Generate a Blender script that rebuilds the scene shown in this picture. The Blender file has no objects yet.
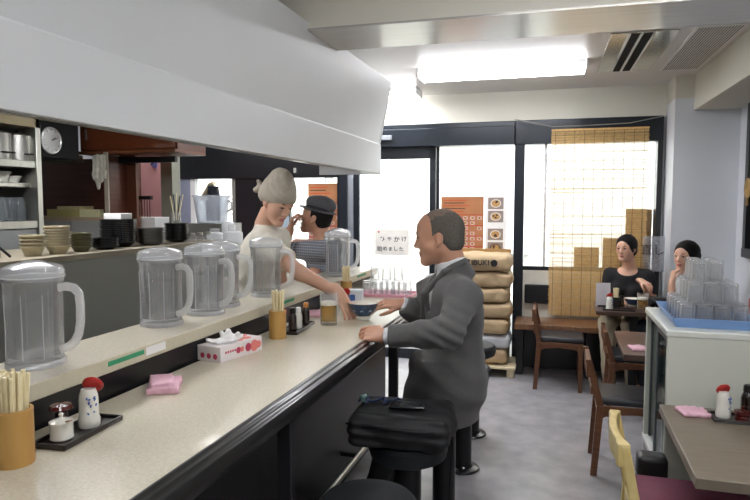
import bpy, bmesh, random
import numpy as np
from math import sin, cos, tan, atan, atan2, pi, radians, degrees, sqrt
from mathutils import Vector, Matrix, Euler

random.seed(7)
SC = bpy.context.scene
COL = SC.collection

# ------------------------------------------------------------------ camera
F = 620.0
CAMH = 1.53
PIT = atan(45 / F)
YAW = atan(186 / (F / cos(PIT)))
RY = YAW - atan(170 / (F / cos(PIT)))          # the room shell is turned a little against the counter
cam = bpy.data.cameras.new('camera')
cam.sensor_width = 36.0
cam.lens = F / 750 * 36
cam.clip_start = 0.05
co = bpy.data.objects.new('camera', cam)
COL.objects.link(co)
co.location = (0, 0, CAMH)
co.rotation_euler = (pi / 2 - PIT, 0, YAW)
SC.camera = co

# ------------------------------------------------------------------ world, sun, exposure
w = bpy.data.worlds.new('world')
SC.world = w
w.use_nodes = True
bg = w.node_tree.nodes['Background']
bg.inputs[0].default_value = (0.90, 0.95, 1.0, 1)
bg.inputs[1].default_value = 2.9
sun = bpy.data.lights.new('sun', 'SUN')
sun.energy = 2.5
sun.angle = radians(1.0)
sun.color = (1, 0.97, 0.92)
so = bpy.data.objects.new('sun', sun)
COL.objects.link(so)
so.rotation_euler = (radians(38), 0, radians(12))   # from above and behind the shop front, onto the street
SC.view_settings.view_transform = 'Standard'
SC.view_settings.look = 'None'
SC.view_settings.gamma = 1
SC.view_settings.use_curve_mapping = False
SC.view_settings.exposure = 1.42
SC.cycles.transparent_max_bounces = 40
SC.cycles.max_bounces = 14
SC.cycles.transmission_bounces = 14
SC.cycles.caustics_reflective = False
SC.cycles.caustics_refractive = False

# ------------------------------------------------------------------ camera rays onto real planes
FW = Vector((-sin(YAW) * cos(PIT), cos(YAW) * cos(PIT), -sin(PIT)))
RT = Vector((cos(YAW), sin(YAW), 0))
UP = RT.cross(FW)
C0 = Vector((0, 0, CAMH))
rX = Vector((cos(RY), sin(RY), 0))
rY = Vector((-sin(RY), cos(RY), 0))


def at(px, py, x=None, y=None, z=None, b=None, a=None):
    d = FW * F + RT * (px - 375) + UP * (250 - py)
    if z is not None: t = (z - CAMH) / d.z
    elif x is not None: t = x / d.x
    elif y is not None: t = y / d.y
    elif b is not None: t = b / d.dot(rY)
    else: t = a / d.dot(rX)
    return C0 + d * t


def R(a, b, z=0.0):
    return rX * a + rY * b + Vector((0, 0, z))


# ------------------------------------------------------------------ materials
def srgb(h):
    if isinstance(h, str):
        h = h.lstrip('#'); c = [int(h[i:i + 2], 16) / 255 for i in (0, 2, 4)]
    else: c = [v / 255 for v in h]
    return tuple(v / 12.92 if v <= .04045 else ((v + .055) / 1.055) ** 2.4 for v in c) + (1,)


_M = {}


def mat(name, col, rough=.5, metal=0., var=.06, scale=12., bump=0., bscale=60., spec=.5, stretch=None, coat=0., sheen=0., sss=0., col2=None, det=3.):
    if name in _M: return _M[name]
    m = bpy.data.materials.new(name); m.use_nodes = True
    nt = m.node_tree; N = nt.nodes; L = nt.links
    b = N['Principled BSDF']
    c = srgb(col)
    b.inputs['Roughness'].default_value = rough
    b.inputs['Metallic'].default_value = metal
    b.inputs['Specular IOR Level'].default_value = spec
    b.inputs['Coat Weight'].default_value = coat
    b.inputs['Sheen Weight'].default_value = sheen
    if sss:
        b.inputs['Subsurface Weight'].default_value = sss
        b.inputs['Subsurface Radius'].default_value = (.02, .008, .004)
        b.inputs['Subsurface Scale'].default_value = .5
    tc = N.new('ShaderNodeTexCoord'); mp = N.new('ShaderNodeMapping')
    L.new(tc.outputs['Object'], mp.inputs[0])
    if stretch: mp.inputs['Scale'].default_value = stretch
    n = N.new('ShaderNodeTexNoise'); n.inputs['Scale'].default_value = scale; n.inputs['Detail'].default_value = det
    L.new(mp.outputs[0], n.inputs[0])
    r = N.new('ShaderNodeValToRGB')
    r.color_ramp.elements[0].position = .3; r.color_ramp.elements[1].position = .7
    c2 = srgb(col2) if col2 else tuple(min(1, v * (1 + var)) for v in c[:3]) + (1,)
    c1 = c if col2 else tuple(v * (1 - var) for v in c[:3]) + (1,)
    r.color_ramp.elements[0].color = c1; r.color_ramp.elements[1].color = c2
    L.new(n.outputs[0], r.inputs[0]); L.new(r.outputs[0], b.inputs['Base Color'])
    if bump:
        n2 = N.new('ShaderNodeTexNoise'); n2.inputs['Scale'].default_value = bscale
        L.new(mp.outputs[0], n2.inputs[0])
        bp = N.new('ShaderNodeBump'); bp.inputs['Strength'].default_value = bump; bp.inputs['Distance'].default_value = .01
        L.new(n2.outputs[0], bp.inputs['Height']); L.new(bp.outputs[0], b.inputs['Normal'])
    _M[name] = m
    return m


def clear(name, tint=(1, 1, 1), haze=.1, hazecol='#ffffff', ior=1.45, rough=.05, refr=0., edge=0.):
    """clear plastic or glass: transparent body, Fresnel gloss, a little milky scatter"""
    if name in _M: return _M[name]
    m = bpy.data.materials.new(name); m.use_nodes = True
    nt = m.node_tree; N = nt.nodes; L = nt.links; N.remove(N['Principled BSDF'])
    out = N['Material Output']
    t = N.new('ShaderNodeBsdfTransparent'); t.inputs[0].default_value = tuple(tint) + (1,)
    g = N.new('ShaderNodeBsdfGlossy'); g.inputs['Roughness'].default_value = rough
    d = N.new('ShaderNodeBsdfDiffuse'); d.inputs[0].default_value = srgb(hazecol)
    tl = N.new('ShaderNodeBsdfTranslucent'); tl.inputs[0].default_value = srgb(hazecol)
    md = N.new('ShaderNodeMixShader'); md.inputs[0].default_value = .5
    L.new(d.outputs[0], md.inputs[1]); L.new(tl.outputs[0], md.inputs[2])
    m1 = N.new('ShaderNodeMixShader'); m1.inputs[0].default_value = haze
    no = N.new('ShaderNodeTexNoise'); no.inputs['Scale'].default_value = 30
    ma = N.new('ShaderNodeMath'); ma.operation = 'MULTIPLY_ADD'; ma.inputs[1].default_value = haze * .6; ma.inputs[2].default_value = haze * .7
    L.new(no.outputs[0], ma.inputs[0]); L.new(ma.outputs[0], m1.inputs[0])
    if edge:      # white painted where walls turn edge-on, standing in for bright rim glints
        lw0 = N.new('ShaderNodeLayerWeight'); lw0.inputs[0].default_value = .5
        p0 = N.new('ShaderNodeMath'); p0.operation = 'POWER'; p0.inputs[1].default_value = 3.0; L.new(lw0.outputs['Facing'], p0.inputs[0])
        e0 = N.new('ShaderNodeMath'); e0.operation = 'MULTIPLY_ADD'; e0.inputs[1].default_value = edge; L.new(p0.outputs[0], e0.inputs[0]); L.new(ma.outputs[0], e0.inputs[2])
        e0.use_clamp = True; L.new(e0.outputs[0], m1.inputs[0])
    L.new(t.outputs[0], m1.inputs[1]); L.new(md.outputs[0], m1.inputs[2])
    lw = N.new('ShaderNodeLayerWeight'); lw.inputs[0].default_value = .5
    pw = N.new('ShaderNodeMath'); pw.operation = 'POWER'; pw.inputs[1].default_value = 3.2; L.new(lw.outputs['Facing'], pw.inputs[0])
    fr = N.new('ShaderNodeMath'); fr.operation = 'MULTIPLY_ADD'; fr.inputs[1].default_value = .6; fr.inputs[2].default_value = .03; L.new(pw.outputs[0], fr.inputs[0])
    m2 = N.new('ShaderNodeMixShader'); L.new(fr.outputs[0], m2.inputs[0])
    L.new(m1.outputs[0], m2.inputs[1]); L.new(g.outputs[0], m2.inputs[2])
    res = m2
    if refr:
        gb = N.new('ShaderNodeBsdfGlass'); gb.inputs['IOR'].default_value = 1.42; gb.inputs['Roughness'].default_value = 0.0
        m3 = N.new('ShaderNodeMixShader'); m3.inputs[0].default_value = refr
        L.new(m2.outputs[0], m3.inputs[1]); L.new(gb.outputs[0], m3.inputs[2]); res = m3
    L.new(res.outputs[0], out.inputs['Surface'])
    _M[name] = m
    return m


def emit(name, col, s):
    if name in _M: return _M[name]
    m = bpy.data.materials.new(name); m.use_nodes = True
    nt = m.node_tree; nt.nodes.remove(nt.nodes['Principled BSDF'])
    e = nt.nodes.new('ShaderNodeEmission'); e.inputs[0].default_value = srgb(col); e.inputs[1].default_value = s
    nt.links.new(e.outputs[0], nt.nodes['Material Output'].inputs[0])
    _M[name] = m
    return m


def wood(name, c1, c2, rough=.4, scale=6., stretch=(1, 1, 12), coat=0.):
    if name in _M: return _M[name]
    return mat(name, c1, rough, scale=scale, stretch=stretch, col2=c2, det=6, coat=coat)


# ------------------------------------------------------------------ mesh building
class MB:
    def __init__(self): self.v = []; self.f = []; self.mi = []; self.sm = []

    def add(self, vs, fs, mi=0, sm=False):
        o = len(self.v); self.v += [tuple(p) for p in vs]
        for f in fs: self.f.append(tuple(i + o for i in f)); self.mi.append(mi); self.sm.append(sm)
        return self

    def box(self, x0, x1, y0, y1, z0, z1, mi=0):
        vs = [(x, y, z) for z in (z0, z1) for y in (y0, y1) for x in (x0, x1)]
        return self.add(vs, [(0, 2, 3, 1), (4, 5, 7, 6), (0, 1, 5, 4), (1, 3, 7, 5), (3, 2, 6, 7), (2, 0, 4, 6)], mi)

    def hexa(self, pts, mi=0):   # 8 points: bottom ring 4, top ring 4
        return self.add(pts, [(3, 2, 1, 0), (4, 5, 6, 7), (0, 1, 5, 4), (1, 2, 6, 5), (2, 3, 7, 6), (3, 0, 4, 7)], mi)

    def bar(self, p0, p1, wx, wy, mi=0, up=None):
        p0 = Vector(p0); p1 = Vector(p1); d = (p1 - p0).normalized()
        u = Vector(up) if up else (Vector((0, 0, 1)) if abs(d.z) < .9 else Vector((0, 1, 0)))
        s = d.cross(u).normalized(); t = s.cross(d).normalized()
        q = []
        for p in (p0, p1):
            for a, b in ((-1, -1), (1, -1), (1, 1), (-1, 1)): q.append(p + s * a * wx / 2 + t * b * wy / 2)
        return self.hexa(q, mi)

    def lathe(self, prof, c=(0, 0, 0), n=32, mi=0, ax='z', sq=None, mis=None):
        vs = []; m = len(prof); c = Vector(c)
        for r, z in prof:
            for k in range(n):
                a = 2 * pi * k / n
                x, y = r * cos(a), r * sin(a)
                if sq: x *= sq[0]; y *= sq[1]
                p = Vector((x, y, z)) if ax == 'z' else (Vector((z, x, y)) if ax == 'x' else Vector((y, z, x)))
                vs.append(c + p)
        o = len(self.v); self.v += [tuple(p) for p in vs]
        for i in range(m - 1):
            for k in range(n):
                k2 = (k + 1) % n
                self.f.append((o + i * n + k, o + i * n + k2, o + (i + 1) * n + k2, o + (i + 1) * n + k))
                self.mi.append(mis[i] if mis else mi); self.sm.append(True)
        if prof[0][0] > 1e-5: self.f.append(tuple(o + k for k in reversed(range(n)))); self.mi.append(mi); self.sm.append(False)
        if prof[-1][0] > 1e-5: self.f.append(tuple(o + (m - 1) * n + k for k in range(n))); self.mi.append(mi); self.sm.append(False)
        return self

    def cyl(self, p0, p1, r0, r1=None, n=20, mi=0):
        return self.tube([p0, p1], [r0, r0 if r1 is None else r1], n, mi)

    def tube(self, pts, r, n=10, mi=0, closed=False, flat=1.0):
        pts = [Vector(p) for p in pts]; m = len(pts)
        rs = r if isinstance(r, (list, tuple)) else [r] * m
        o = len(self.v); s = None
        for i, p in enumerate(pts):
            if closed: d = pts[(i + 1) % m] - pts[i - 1]
            else: d = pts[min(i + 1, m - 1)] - pts[max(i - 1, 0)]
            d.normalize()
            if s is None:
                s = d.cross(Vector((0, 0, 1)) if abs(d.z) < .9 else Vector((0, 1, 0))).normalized()
            else: s = (s - d * s.dot(d)).normalized()
            t = d.cross(s)
            for k in range(n):
                a = 2 * pi * k / n
                self.v.append(tuple(p + s * cos(a) * rs[i] + t * sin(a) * rs[i] * flat))
        for i in range(m if closed else m - 1):
            j = (i + 1) % m
            for k in range(n):
                k2 = (k + 1) % n
                self.f.append((o + i * n + k, o + i * n + k2, o + j * n + k2, o + j * n + k)); self.mi.append(mi); self.sm.append(True)
        if not closed:
            self.f.append(tuple(o + k for k in reversed(range(n)))); self.f.append(tuple(o + (m - 1) * n + k for k in range(n)))
            self.mi += [mi, mi]; self.sm += [False, False]
        return self

    def prism(self, poly, t0, t1, ax='y', mi=0, sm=False):
        n = len(poly); q = []
        for t in (t0, t1):
            for a, b in poly: q.append({'y': (a, t, b), 'x': (t, a, b), 'z': (a, b, t)}[ax])
        fs = [tuple(range(n)), tuple(range(2 * n - 1, n - 1, -1))]
        self.add(q, fs, mi)
        o = len(self.v) - 2 * n
        for i in range(n):
            j = (i + 1) % n
            self.f.append((o + i, o + n + i, o + n + j, o + j)); self.mi.append(mi); self.sm.append(sm)
        return self

    def build(self, name, mats, parent=None, loc=(0, 0, 0), rot=None, bev=0., seg=2, sharp=35, label=None, sub=0, solid=0.):
        if not isinstance(mats, (list, tuple)): mats = [mats]
        me = bpy.data.meshes.new(name)
        me.from_pydata(self.v, [], self.f)
        for m in mats: me.materials.append(m)
        for p, i, s in zip(me.polygons, self.mi, self.sm): p.material_index = i; p.use_smooth = s
        bm = bmesh.new(); bm.from_mesh(me); bmesh.ops.recalc_face_normals(bm, faces=bm.faces); bm.to_mesh(me); bm.free()
        me.set_sharp_from_angle(angle=radians(sharp))
        o = bpy.data.objects.new(name, me); COL.objects.link(o)
        o.location = loc
        if rot is not None: o.rotation_euler = rot if isinstance(rot, (tuple, list)) else (0, 0, rot)
        if parent: o.parent = parent
        if solid:
            md = o.modifiers.new('solid', 'SOLIDIFY'); md.thickness = solid; md.offset = 0
        if bev:
            md = o.modifiers.new('bev', 'BEVEL'); md.width = bev; md.segments = seg; md.limit_method = 'ANGLE'; md.angle_limit = radians(40)
            md.use_clamp_overlap = True
        if sub:
            md = o.modifiers.new('sub', 'SUBSURF'); md.levels = sub; md.render_levels = sub
        if label: o['label'] = label
        return o


ORD = ('bottom', 'second', 'third', 'fourth', 'fifth', 'sixth', 'seventh', 'eighth', 'ninth', 'tenth', 'eleventh', 'twelfth', 'thirteenth', 'fourteenth')


def tag(o, label, cat, group=None, kind=None):
    o['label'] = label; o['category'] = cat
    if group: o['group'] = group
    if kind: o['kind'] = kind
    return o


def struct(o):
    o['kind'] = 'structure'; return o


def thing(name, label, cat, loc=(0, 0, 0), rot=0., group=None):
    o = bpy.data.objects.new(name, None); COL.objects.link(o)
    o.empty_display_size = .05
    o.location = loc; o.rotation_euler = rot if isinstance(rot, (tuple, list)) else (0, 0, rot)
    return tag(o, label, cat, group)


def copy_tree(o, parent=None, loc=None, rot=None, label=None):
    c = o.copy(); COL.objects.link(c)
    if parent: c.parent = parent
    for ch in [x for x in bpy.data.objects if x.parent == o]: copy_tree(ch, c)
    if loc is not None: c.location = loc
    if rot is not None: c.rotation_euler = (0, 0, rot)
    if label: c['label'] = label
    return c


def text_mesh(s, size, name, m, parent=None, loc=(0, 0, 0), rot=(pi / 2, 0, 0), ext=.0006, align='CENTER', bold=0.):
    c = bpy.data.curves.new('t', 'FONT'); c.body = s; c.size = size; c.extrude = ext; c.align_x = align; c.align_y = 'CENTER'; c.offset = bold
    o = bpy.data.objects.new('t', c); COL.objects.link(o)
    dg = bpy.context.evaluated_depsgraph_get()
    me = bpy.data.meshes.new_from_object(o.evaluated_get(dg))
    bpy.data.objects.remove(o)
    me.materials.clear(); me.materials.append(m)
    n = bpy.data.objects.new(name, me); COL.objects.link(n)
    n.location = loc; n.rotation_euler = rot
    if parent: n.parent = parent
    return n


# ------------------------------------------------------------------ smooth solids (signed distances, surface nets)
def fbm(P, f, seed=0):
    x, y, z = P[..., 0] * f, P[..., 1] * f, P[..., 2] * f
    s = seed * 1.7
    return (np.sin(x + 1.3 * np.sin(y * .9 + s) + s) * np.sin(y + 1.1 * np.sin(z * 1.1 + s)) * .6
            + .4 * np.sin(1.9 * z + 1.7 * np.sin(x * 1.3 + s) + .5 * y))


class SDF:
    def __init__(self, vox=.005): self.p = []; self.vox = vox

    def cap(self, a, b, ra, rb=None, k=.01, op='+', fl=None):
        """tapered capsule; fl=(axis, factor) flattens it along an axis"""
        a = Vector(a); b = Vector(b); rb = ra if rb is None else rb
        self.p.append(('cap', a, b, ra, rb, k, op, fl)); return self

    def ell(self, c, r, M=None, k=.01, op='+'):
        self.p.append(('ell', Vector(c), Vector(r), M, k, op)); return self

    def cyl(self, a, b, ra, rb=None, k=.004, op='+'):
        self.p.append(('cyl', Vector(a), Vector(b), ra, ra if rb is None else rb, k, op)); return self

    def box(self, c, h, M=None, r=.01, k=.01, op='+'):
        self.p.append(('box', Vector(c), Vector(h), M, r, k, op)); return self

    def half(self, c, n, k=.004):   # cut away everything on the side n points to
        self.p.append(('half', Vector(c), Vector(n).normalized(), k, '-')); return self

    def mesh(self, disp=None):
        h = self.vox
        lo = np.array([1e9] * 3); hi = -lo
        for q in self.p:
            if q[0] == 'half' or '-' in (q[-1], q[-2]): continue
            if q[0] in ('cap', 'cyl'):
                for c, r in ((q[1], q[3]), (q[2], q[4])):
                    lo = np.minimum(lo, np.array(c) - r); hi = np.maximum(hi, np.array(c) + r)
            elif q[0] in ('ell', 'box'):
                r = max(q[2]) if q[0] == 'ell' else q[2].length + q[4]
                if q[3] is not None and q[0] == 'ell' or q[0] == 'box':
                    rr = np.abs(np.array(q[3])) @ np.array(q[2]) if q[3] is not None else np.array(q[2])
                    if q[0] == 'box': rr = rr + q[4]
                else: rr = np.array(q[2])
                lo = np.minimum(lo, np.array(q[1]) - rr); hi = np.maximum(hi, np.array(q[1]) + rr)
        lo -= 5 * h; hi += 5 * h
        n = np.ceil((hi - lo) / h).astype(int) + 1
        D = np.full(n, .08, np.float32)
        ax = [lo[i] + h * np.arange(n[i]) for i in range(3)]
        for q in self.p:
            op = q[6] if q[0] in ('cap', 'cyl', 'box') else (q[5] if q[0] == 'ell' else '-')
            k = {'cap': 5, 'cyl': 5, 'ell': 4, 'box': 5, 'half': 3}[q[0]]; k = q[k]
            if q[0] == 'half': b0 = lo; b1 = hi
            elif q[0] in ('cap', 'cyl'):
                r = max(q[3], q[4])
                b0 = np.minimum(np.array(q[1]), np.array(q[2])) - r; b1 = np.maximum(np.array(q[1]), np.array(q[2])) + r
            elif q[0] == 'ell':
                rr = np.abs(np.array(q[3])) @ np.array(q[2]) if q[3] is not None else np.array(q[2])
                b0 = np.array(q[1]) - rr; b1 = np.array(q[1]) + rr
            else:
                rr = (np.abs(np.array(q[3])) @ np.array(q[2]) if q[3] is not None else np.array(q[2])) + q[4]
                b0 = np.array(q[1]) - rr; b1 = np.array(q[1]) + rr
            mg = k + 3 * h + .012
            i0 = np.clip(((b0 - mg - lo) / h).astype(int), 0, n - 1); i1 = np.clip(((b1 + mg - lo) / h).astype(int) + 2, 1, n)
            if (i1 <= i0).any(): continue
            sl = tuple(slice(i0[i], i1[i]) for i in range(3))
            X, Y, Z = np.meshgrid(ax[0][sl[0]], ax[1][sl[1]], ax[2][sl[2]], indexing='ij')
            P = np.stack([X, Y, Z], -1)
            if q[0] == 'half':
                d = (P - np.array(q[1])) @ np.array(q[2]); d = -d
            elif q[0] == 'cap':
                a = np.array(q[1]); ab = np.array(q[2]) - a; L = max(ab @ ab, 1e-9)
                pa = P - a; t = np.clip(pa @ ab / L, 0, 1)
                e = pa - t[..., None] * ab
                if q[7] is not None:
                    fa = np.array(q[7][0]); fa = fa / np.linalg.norm(fa); c_ = e @ fa
                    e = e + (c_ * (1 / q[7][1] - 1))[..., None] * fa
                    d = np.linalg.norm(e, axis=-1) - (q[3] + t * (q[4] - q[3])); d = d * max(.6, min(1, q[7][1]))
                else: d = np.linalg.norm(e, axis=-1) - (q[3] + t * (q[4] - q[3]))
            elif q[0] == 'cyl':
                a = np.array(q[1]); ab = np.array(q[2]) - a; L = np.linalg.norm(ab); u = ab / L
                pa = P - a; s = pa @ u; t = np.clip(s / L, 0, 1)
                rad = np.linalg.norm(pa - s[..., None] * u, axis=-1) - (q[3] + t * (q[4] - q[3]))
                d = np.maximum(rad, np.maximum(-s, s - L))
            elif q[0] == 'ell':
                p = P - np.array(q[1])
                if q[3] is not None: p = p @ np.array(q[3])
                r = np.array(q[2]); k0 = np.linalg.norm(p / r, axis=-1); k1 = np.linalg.norm(p / (r * r), axis=-1)
                d = k0 * (k0 - 1) / np.maximum(k1, 1e-6)
            else:
                p = P - np.array(q[1])
                if q[3] is not None: p = p @ np.array(q[3])
                e = np.abs(p) - np.array(q[2]); d = np.linalg.norm(np.maximum(e, 0), axis=-1) + np.minimum(e.max(-1), 0) - q[4]
            A = D[sl]
            if op == '+':
                hh = np.maximum(k - np.abs(A - d), 0) / k; D[sl] = np.minimum(A, d) - hh * hh * k / 4
            else:
                d = -d if q[0] != 'half' else -d
                hh = np.maximum(k - np.abs(A - d), 0) / k; D[sl] = np.maximum(A, d) + hh * hh * k / 4
        if disp is not None:
            near = np.abs(D) < .03
            X, Y, Z = np.meshgrid(*ax, indexing='ij')
            P = np.stack([X[near], Y[near], Z[near]], -1)
            D[near] += disp(P).astype(np.float32)
        for a_ in range(3):
            s0 = [slice(None)] * 3
            for e_ in (0, -1):
                s0[a_] = e_; D[tuple(s0)] = np.maximum(D[tuple(s0)], h * .5)
        return nets(D, lo, h)


def nets(D, lo, h):
    S = D < 0
    n = D.shape
    c = [(i, j, k) for i in (0, 1) for j in (0, 1) for k in (0, 1)]
    sl = lambda o: tuple(slice(o[i], n[i] - 1 + o[i]) for i in range(3))
    cnt = sum(S[sl(o)].astype(np.int8) for o in c)
    cell = (cnt > 0) & (cnt < 8)
    idx = np.full(cell.shape, -1, np.int64)
    I = np.argwhere(cell); idx[cell] = np.arange(len(I))
    acc = np.zeros((len(I), 3)); w_ = np.zeros(len(I))
    val = {o: D[I[:, 0] + o[0], I[:, 1] + o[1], I[:, 2] + o[2]].astype(float) for o in c}
    for o in c:
        for a in range(3):
            if o[a] == 0:
                o2 = list(o); o2[a] = 1; o2 = tuple(o2)
                v0, v1 = val[o], val[o2]; cr = (v0 < 0) != (v1 < 0)
                t = np.where(cr, v0 / np.where(cr, v0 - v1, 1), 0)
                p = np.tile(np.array(o, float), (len(I), 1)); p[:, a] = t
                acc[cr] += p[cr]; w_[cr] += 1
    V = lo + h * (I + acc / w_[:, None])
    faces = []
    for a in range(3):
        b, c_ = [(1, 2), (2, 0), (0, 1)][a]
        s0 = [slice(1, n[i] - 1) for i in range(3)]; s1 = list(s0)
        s0[a] = slice(0, n[a] - 1); s1[a] = slice(1, n[a])
        A = S[tuple(s0)]; B = S[tuple(s1)]
        E = np.argwhere(A != B)
        if not len(E): continue
        flip = A[E[:, 0], E[:, 1], E[:, 2]]
        off = np.array([1, 1, 1]); off[a] = 0
        E = E + off
        q = []
        for db, dc in ((-1, -1), (0, -1), (0, 0), (-1, 0)):
            e = E.copy(); e[:, b] += db; e[:, c_] += dc
            q.append(idx[e[:, 0], e[:, 1], e[:, 2]])
        q = np.stack(q, 1)
        q[~flip] = q[~flip][:, ::-1]
        faces.append(q)
    Fq = np.concatenate(faces); Fq = Fq[(Fq >= 0).all(1)]
    return V, Fq


def solid(sdf, name, mats, parent=None, disp=None, pick=None, base=None):
    """build the surface; pick(face centres) -> material index"""
    V, Fq = sdf.mesh(disp)
    base = Vector(base) if base is not None else Vector((0, 0, 0))
    if not isinstance(mats, (list, tuple)): mats = [mats]
    me = bpy.data.meshes.new(name)
    Vb = V - np.array(base)
    me.vertices.add(len(Vb)); me.vertices.foreach_set('co', Vb.astype(np.float32).ravel())
    me.loops.add(len(Fq) * 4); me.loops.foreach_set('vertex_index', Fq.astype(np.int32).ravel())
    me.polygons.add(len(Fq))
    me.polygons.foreach_set('loop_start', np.arange(0, len(Fq) * 4, 4, dtype=np.int32))
    me.polygons.foreach_set('loop_total', np.full(len(Fq), 4, np.int32))
    me.polygons.foreach_set('use_smooth', np.ones(len(Fq), bool))
    for m in mats: me.materials.append(m)
    if pick is not None:
        Cc = V[Fq].mean(1); me.polygons.foreach_set('material_index', pick(Cc).astype(np.int32))
    me.update(calc_edges=True); me.validate()
    o = bpy.data.objects.new(name, me); COL.objects.link(o)
    if parent: o.parent = parent      # base is the root's own location
    else: o.location = base
    return o

# ================================================================== materials
WALL = mat('wall_paint', '#d6d3c6', .6, var=.02, scale=3)
TILE = mat('wall_panel', '#dcdfe4', .35, var=.02, scale=3)
CEIL = mat('ceiling_board', '#dcd9d6', .38, var=.02, scale=2)
HOOD = mat('hood_white', '#cfd1d1', .45, var=.02, scale=2)
BLACK = mat('black_frame', '#15171b', .3, var=.2)
BLUEBLK = mat('dark_aluminium', '#23282f', .3, .3, var=.1)
STEEL = mat('steel', '#b9b9b2', .28, .9, var=.08, scale=4, stretch=(1, 20, 1))
GALV = mat('grey_steel', '#9a9a92', .4, .5, var=.08, scale=4)
FLOOR = mat('vinyl_floor', '#8d8c90', .30, var=.0, scale=7, col2='#adabae', det=8, bump=.02, bscale=120)
LAM = mat('cream_laminate', '#c4bca6', .3, scale=140, col2='#d8d0bc', det=4, coat=.3)
LAMEDGE = mat('cream_edge', '#c9c2aa', .4, scale=60, var=.04)
LACQ = mat('black_lacquer', '#0c0c0e', .28, var=.15, scale=30, coat=.25)
PANEL = mat('black_panel', '#17171a', .28, var=.2, scale=5)
PANEL2 = mat('black_counter_front', '#1c1b1e', .38, var=.2, scale=4)
GLASS = clear('window_glass', (.97, .98, .98), .012, rough=.01)
DWOOD = wood('dark_red_wood', '#4a2416', '#643222', .35, 3)
MWOOD = wood('brown_wood', '#6d3d22', '#824b2c', .4, 5)
CWOOD = wood('chair_wood', '#5a3824', '#744a30', .4, 8)
BWOOD = wood('bench_wood', '#6a4630', '#86603f', .3, 5, (12, 1, 1), coat=.3)
TWOOD = wood('table_wood', '#3f2a22', '#54392d', .28, 5, (2, 14, 2), coat=.4)
TAUPE = wood('taupe_laminate', '#6b6152', '#7d7262', .38, 5, (1.5, 22, 2))
YWOOD = wood('yellow_wood', '#c9b06c', '#dcc88a', .4, 6, (3, 3, 3))
PALW = wood('pale_wood', '#d8c7a3', '#e6d8b8', .6, 8)
BAMB = wood('bamboo', '#a97c3c', '#c29a58', .4, 6, (3, 3, .6))
CHOP = wood('chopstick_wood', '#e2d3a4', '#eee2bc', .5, 30, (6, 6, 1))
PINKC = mat('pink_cloth', '#e0b3c2', .9, var=.06, scale=60, bump=.3, bscale=300)
BLKC = mat('black_vinyl', '#121316', .42, var=.15, scale=20, bump=.1, bscale=200)
SEATB = mat('dark_grey_pad', '#2a2d33', .4, var=.1, scale=10)
MAG = mat('magenta_pad', '#6b2a44', .5, var=.08, scale=20)
WPLAST = mat('white_plastic', '#e8e8e6', .35, var=.02)
BPLAST = mat('black_plastic', '#101114', .3, var=.1)
CPLAST = clear('clear_plastic', (.97, .975, .98), .06, '#ffffff', rough=.1, refr=.25, edge=.45)
CPLAST2 = clear('frosted_plastic', (.97, .975, .98), .15, '#ffffff', rough=.15, edge=.4)
CPLAST3 = clear('handle_plastic', (.97, .975, .98), .42, '#ffffff', rough=.15, edge=.3)
WATER = clear('pitcher_water', (.97, .975, .98), .03, '#ffffff', ior=1.33, rough=.03)
TUMB = clear('tumbler_glass', (.985, .99, .995), .09, '#ffffff', ior=1.5, rough=.02, refr=.12, edge=.8)  # haze and white edges imitate the bright glints of the glasses
REDP = mat('red_plastic', '#b3211c', .3, var=.08)
CERW = mat('white_ceramic', '#dedcd2', .25, var=.03, coat=.4)
CERB = mat('blue_glaze', '#26405e', .2, var=.25, scale=25, coat=.5)
PAPER = mat('white_paper', '#efefee', .7, var=.01)
INK = mat('ink', '#1c1c20', .7)
LIGHT = emit('tube_light', '#fbfbff', 12.0)
LIGHT2 = emit('tube_light_dim', '#fbfbff', 14.0)

# ================================================================== the room (a, b, z in the room frame)
WB = 5.996


def rbox(name, *args, bev=0.):
    """args: (a0,a1,b0,b1,z0,z1,mat) boxes in the room frame"""
    m = MB(); ms = []
    for q in args:
        if q[6] not in ms: ms.append(q[6])
        m.box(*q[:6], mi=ms.index(q[6]))
    return m.build(name, ms, rot=RY, bev=bev)


AL, AR, BF = -4.7, 1.5, -2.6          # left wall, right wall, wall behind the camera
struct(rbox('floor', (AL, AR + .15, BF, 6.3, -.1, 0, FLOOR)))
struct(rbox('ceiling', (AL, AR + .15, BF, 6.2, 2.585, 2.75, CEIL)))
struct(rbox('wall_left', (AL - .1, AL, BF, 6.2, 0, 2.7, TILE)))
struct(rbox('wall_behind', (AL, AR, BF - .1, BF, 0, 2.7, WALL)))
# right wall: beige bulkhead above, pale panels with a dark window
struct(rbox('wall_right', (AR, AR + .12, BF, 3.2, 0, 2.6, TILE), (AR, AR + .12, 3.2, 5.35, 0, 1.15, TILE), (AR, AR + .12, 5.35, 6.1, 0, 2.6, TILE),
            (AR, AR + .12, 3.2, 5.35, 2.29, 2.6, TILE)))
struct(rbox('trim_4', (1.155, AR, BF, 5.62, 2.3, 2.585, WALL), bev=.004))
struct(rbox('column', (1.014, AR, 5.62, 6.0, 0, 2.40, TILE), (1.012, AR, 5.618, 6.0, 2.40, 2.585, WALL)))
m = MB()
m.box(AR - .03, AR + .1, 3.2, 3.27, 1.15, 2.29); m.box(AR - .03, AR + .1, 5.28, 5.35, 1.15, 2.29)
m.box(AR - .035, AR + .1, 3.2, 5.35, 1.13, 1.20); m.box(AR - .03, AR + .1, 3.2, 5.35, 2.24, 2.30)
wr = struct(m.build('window_4', BLACK, rot=RY, bev=.003))
g = MB().box(AR + .03, AR + .04, 3.27, 5.28, 1.2, 2.24).build('pane', mat('dark_glass', '#14161c', .08, spec=.8), wr)
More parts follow.
